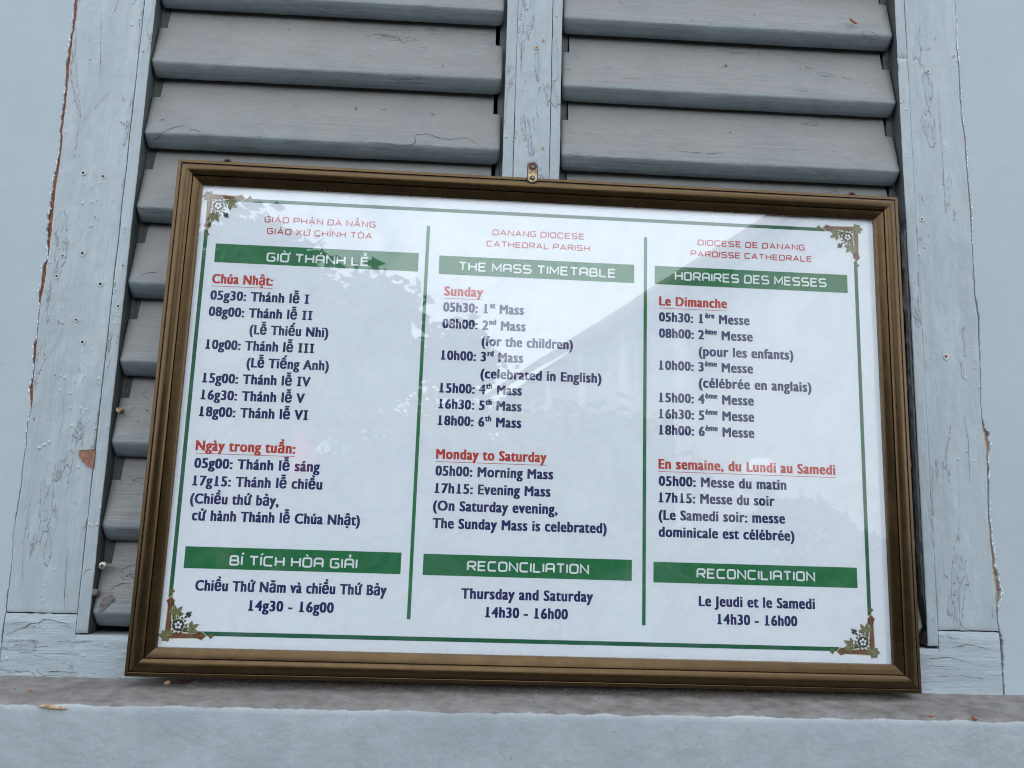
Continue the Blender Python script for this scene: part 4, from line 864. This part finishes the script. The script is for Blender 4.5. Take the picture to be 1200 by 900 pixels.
# ------------------------------------------------------------------ the churchyard across from the window (seen in the glass)
exec_env = True
M['white_wall'] = flat('white_render', (0.62, 0.62, 0.60), 0.8, var=0.06, scale=2)
M['roof'] = flat('brown_roof_tiles', (0.16, 0.10, 0.085), 0.8, var=0.2, scale=6)
M['bark'] = flat('bark', (0.13, 0.10, 0.075), 0.9, var=0.3, scale=12)
M['globe'] = flat('white_globe', (0.8, 0.8, 0.8), 0.3, var=0.01)
M['iron'] = flat('dark_iron', (0.05, 0.05, 0.05), 0.5)
M['red_cloth'] = flat('red_cloth', (0.55, 0.03, 0.03), 0.8, var=0.1, scale=8)
M['window_dark'] = flat('dark_window', (0.03, 0.04, 0.05), 0.2)
def foliage(name, c):
    m, nt, b = mat_new(name); oi = nt.nodes.new('ShaderNodeTexCoord'); t = tex(nt, oi.outputs['Object'], 2.2, 3)
    nt.links.new(ramp(nt, t, .35, .65, tuple(x * .6 for x in c) + (1,), tuple(x * 1.4 for x in c) + (1,)), b.inputs['Base Color']); b.inputs['Roughness'].default_value = .55
    return m
M['leaf1'] = foliage('broad_leaf', (0.055, 0.085, 0.028)); M['leaf2'] = foliage('palm_leaf', (0.07, 0.10, 0.03))
# annex: its long side wall recedes away from the window
bd = thing('parish_annex', 'white walled church annex with brown tiled roof, standing across the yard', 'building', (4.5, -12.2, 0))
d = Vector((-0.202, -0.979, 0)); nrm = Vector((0.979, -0.202, 0))      # along the wall, and into the building
def bw(u, v, z): p = d * u + nrm * v; return (p.x, p.y, z)
mb = MB(); mb.add([bw(0, 0, 0), bw(16, 0, 0), bw(16, 6, 0), bw(0, 6, 0), bw(0, 0, 5.9), bw(16, 0, 5.9), bw(16, 6, 5.9), bw(0, 6, 5.9), bw(0, 3, 8.2), bw(16, 3, 8.2)], [(0, 1, 5, 4), (1, 2, 6, 9, 5), (2, 3, 7, 6), (3, 0, 4, 8, 7), (4, 5, 9, 8), (6, 7, 8, 9)])
mb.build('wall', M['white_wall'], bd)
mb = MB()
for s in (-1, 1):
    v_e = 3 + s * 3.7; mb.add([bw(-.5, v_e, 5.75), bw(16.5, v_e, 5.75), bw(16.5, 3, 8.45), bw(-.5, 3, 8.45), bw(-.5, v_e, 5.95), bw(16.5, v_e, 5.95), bw(16.5, 3, 8.65), bw(-.5, 3, 8.65)], [(0, 1, 2, 3), (4, 5, 6, 7), (0, 1, 5, 4), (0, 3, 7, 4), (1, 2, 6, 5)])
mb.build('roof', M['roof'], bd)
for u in (1.2, 3.8, 6.4, 9.0, 11.6, 14.2):
    mb = MB(); mb.tube([Vector(bw(u, -.35, 0)), Vector(bw(u, -.35, 5.7))], .17, .15, 12); mb.build('column', M['white_wall'], bd, True)
for u in (2.5, 5.1, 7.7, 10.3, 12.9):
    mb = MB(); mb.add([bw(u - .5, -.02, 1), bw(u + .5, -.02, 1), bw(u + .5, -.02, 3.6), bw(u - .5, -.02, 3.6), bw(u - .5, .1, 1), bw(u + .5, .1, 1), bw(u + .5, .1, 3.6), bw(u - .5, .1, 3.6)], [(0, 1, 2, 3), (0, 1, 5, 4), (1, 2, 6, 5), (2, 3, 7, 6), (3, 0, 4, 7)])
    mb.build('window', M['window_dark'], bd)
def tree(loc, h, r, n, label, mat='leaf1', sd=1):
    rnd = random.Random(sd); t = thing('broadleaf_tree', label, 'tree', loc)
    mb = MB(); mb.tube([(0, 0, 0), (.1, .05, h * .3), (0, 0, h * .62)], .17, .09, 8)
    limbs = []
    for i in range(7):
        a = i * .9 + rnd.random(); e = Vector((math.cos(a) * r * .7, math.sin(a) * r * .7, h * (.6 + .3 * rnd.random()))); limbs.append(e)
        mb.tube([(0, 0, h * .35), e * .6 + Vector((0, 0, h * .18)), e], .07, .02, 6)
    mb.build('trunk', M['bark'], t, True)
    mb = MB(); cl = [Vector((rnd.gauss(0, r * .45), rnd.gauss(0, r * .45), h * .68 + rnd.gauss(0, h * .13))) for _ in range(26)]
    for c in cl:
        for _ in range(n // 26):
            p = c + Vector((rnd.gauss(0, .32), rnd.gauss(0, .32), rnd.gauss(0, .24))); u = Vector((rnd.gauss(0, 1), rnd.gauss(0, 1), rnd.gauss(0, .5))).normalized(); v = u.orthogonal().normalized(); L = .13 * rnd.uniform(.7, 1.4)
            mb.add([p - u * L, p - v * L * .45, p + u * L, p + v * L * .45], [(0, 1, 2, 3)])
    o = mb.build('crown', M[mat], t); return t
tree((-2.9, -12.5, 0), 6.3, 2.5, 17000, 'large broadleaf tree across the yard, left of the annex', sd=1)
tree((-5.6, -14.5, 0), 5.6, 2.0, 5200, 'lower broadleaf tree at the far left of the yard', sd=5)
tree((2.0, -11.0, 0), 3.4, 1.0, 3200, 'small rounded tree in front of the annex wall', sd=9)
tree((-0.6, -22.0, 0), 5.0, 1.8, 3600, 'distant broadleaf tree at the end of the yard', sd=12)
pm = thing('areca_palm', 'slender palm with drooping feathery fronds near the window', 'palm', (-2.3, -7.2, 0))
mb = MB(); mb.tube([(0, 0, 0), (.05, 0, 1.8), (0, .05, 3.3)], .09, .06, 10); mb.build('trunk', M['bark'], pm, True)
for i in range(13):
    rnd = random.Random(40 + i); a = i * 2.4 + rnd.random() * .3; Ln = rnd.uniform(1.6, 2.2); el = rnd.uniform(.2, 1.15); mb = MB(); P = []
    for k in range(13):
        s = k / 12; P.append(Vector((math.cos(a) * Ln * s * math.cos(el * (1 - s * .4)), math.sin(a) * Ln * s * math.cos(el * (1 - s * .4)), 3.3 + Ln * (math.sin(el) * s * 1.1 - .75 * s * s))))
    mb.tube(P, .014, .004, 5)
    side = Vector((-math.sin(a), math.cos(a), 0))
    for k in range(1, 44):
        s = k / 44 * 12; j = min(11, int(s)); p = P[j].lerp(P[j + 1], s - j); d_ = (P[j + 1] - P[j]).normalized(); ll = .42 * math.sin(math.pi * (.12 + .8 * k / 44)) + .05
        for sg in (-1, 1):
            e = (side * sg + d_ * .9 + Vector((0, 0, -.25))).normalized() * ll; q = d_ * .014
            mb.add([p - q, p + q, p + e * .6 + q * .8, p + e, p + e * .6 - q * .8], [(0, 1, 2, 3, 4)])
    mb.build('frond', M['leaf2'], pm)
lp = thing('globe_lamp', 'white globe lamp on a dark iron post in the yard', 'lamp', (3.55, -8.6, 0))
mb = MB(); mb.tube([(0, 0, 0), (0, 0, 1.95)], .06, .04, 12); mb.build('post', M['iron'], lp, True)
mb = MB(); mb.grid([[(.24 * math.sin(t) * math.cos(p), .24 * math.sin(t) * math.sin(p), 2.15 + .24 * math.cos(t)) for p in [2 * math.pi * q / 24 for q in range(25)]] for t in [math.pi * q / 14 for q in range(15)]]); mb.build('globe', M['globe'], lp, True)
pn = thing('red_pennant', 'red triangular pennant hanging from a thin pole in the yard', 'flag', (-2.35, -10.2, 0))
mb = MB(); mb.tube([(0, 0, 0), (0, 0, 2.9)], .025, .02, 8); mb.build('pole', M['iron'], pn, True)
mb = MB(); mb.grid([[(.02 + .36 * s * (1 - abs(2 * k / 8 - 1)), .04 * math.sin(s * 7 + k), 2.82 - .95 * k / 8) for s in (0, .25, .5, .75, 1)] for k in range(9)]); mb.build('cloth', M['red_cloth'], pn, True)

hd = thing('added_tall_hedge', 'tall dark green hedge added across the far side of the yard to darken the reflection', 'hedge', (0, -15.5, 0))  # added hedge, blocks the bright sky under the crowns in the glass
rnd = random.Random(77); mb = MB()
for i in range(22000):
    x = rnd.uniform(-16, 16); top = 3.5 + .35 * N(x * .6, 3); q = rnd.random(); y = rnd.uniform(-.5, .5) if q > .7 else .5 + rnd.gauss(0, .06); z = rnd.uniform(0, top) if q <= .7 else top + rnd.gauss(0, .1)
    p = Vector((x, y, z)); u = Vector((rnd.gauss(0, 1), rnd.gauss(0, 1), rnd.gauss(0, 1))).normalized(); v = u.orthogonal().normalized(); L = .11 * rnd.uniform(.7, 1.4)
    mb.add([p - u * L, p - v * L * .5, p + u * L, p + v * L * .5], [(0, 1, 2, 3)])
mb.build('leaves', M['leaf1'], hd)
mb = MB(); mb.box(-16, 16, -.45, .42, 0, 2.75); mb.build('inner_twigs', M['bark'], hd)
hd = thing('added_low_hedge', 'low clipped hedge added in the yard to darken the lower reflection', 'hedge', (0, -6.6, 0)); mb = MB()  # added hedge, keeps bright ground out of the glass
for i in range(9000):
    x = rnd.uniform(-8, 9); q = rnd.random(); y = rnd.uniform(-.35, .35) if q > .6 else .38 + rnd.gauss(0, .03); z = rnd.uniform(0, .95) if q <= .6 else .93 + rnd.gauss(0, .04)
    p = Vector((x, y, z)); u = Vector((rnd.gauss(0, 1), rnd.gauss(0, 1), rnd.gauss(0, 1))).normalized(); v = u.orthogonal().normalized(); L = .06 * rnd.uniform(.7, 1.4)
    mb.add([p - u * L, p - v * L * .5, p + u * L, p + v * L * .5], [(0, 1, 2, 3)])
mb.build('leaves', M['leaf1'], hd)
mb = MB(); mb.box(-8, 9, -.3, .33, 0, .9); mb.build('inner_twigs', M['bark'], hd)

hd = thing('added_shrub_row', 'row of rounded shrubs added before the annex to darken its reflection', 'shrubs', (6.2, -9.6, 0)); mb = MB()  # added shrubs, cover the sunlit annex wall as mirrored in the glass
for i in range(14000):
    x = rnd.uniform(-4, 4); top = 1.55 + .28 * math.sin(x * 2.6) + .15 * N(x * 3, 1); q = rnd.random(); y = rnd.uniform(-.4, .4) if q > .6 else .42 + rnd.gauss(0, .05); z = rnd.uniform(0, top) if q <= .6 else top + rnd.gauss(0, .06)
    p = Vector((x, y, z)); u = Vector((rnd.gauss(0, 1), rnd.gauss(0, 1), rnd.gauss(0, 1))).normalized(); v = u.orthogonal().normalized(); L = .075 * rnd.uniform(.7, 1.4)
    mb.add([p - u * L, p - v * L * .5, p + u * L, p + v * L * .5], [(0, 1, 2, 3)])
mb.build('leaves', M['leaf1'], hd)
mb = MB(); mb.box(-4, 4, -.35, .36, 0, 1.2); mb.build('inner_twigs', M['bark'], hd)
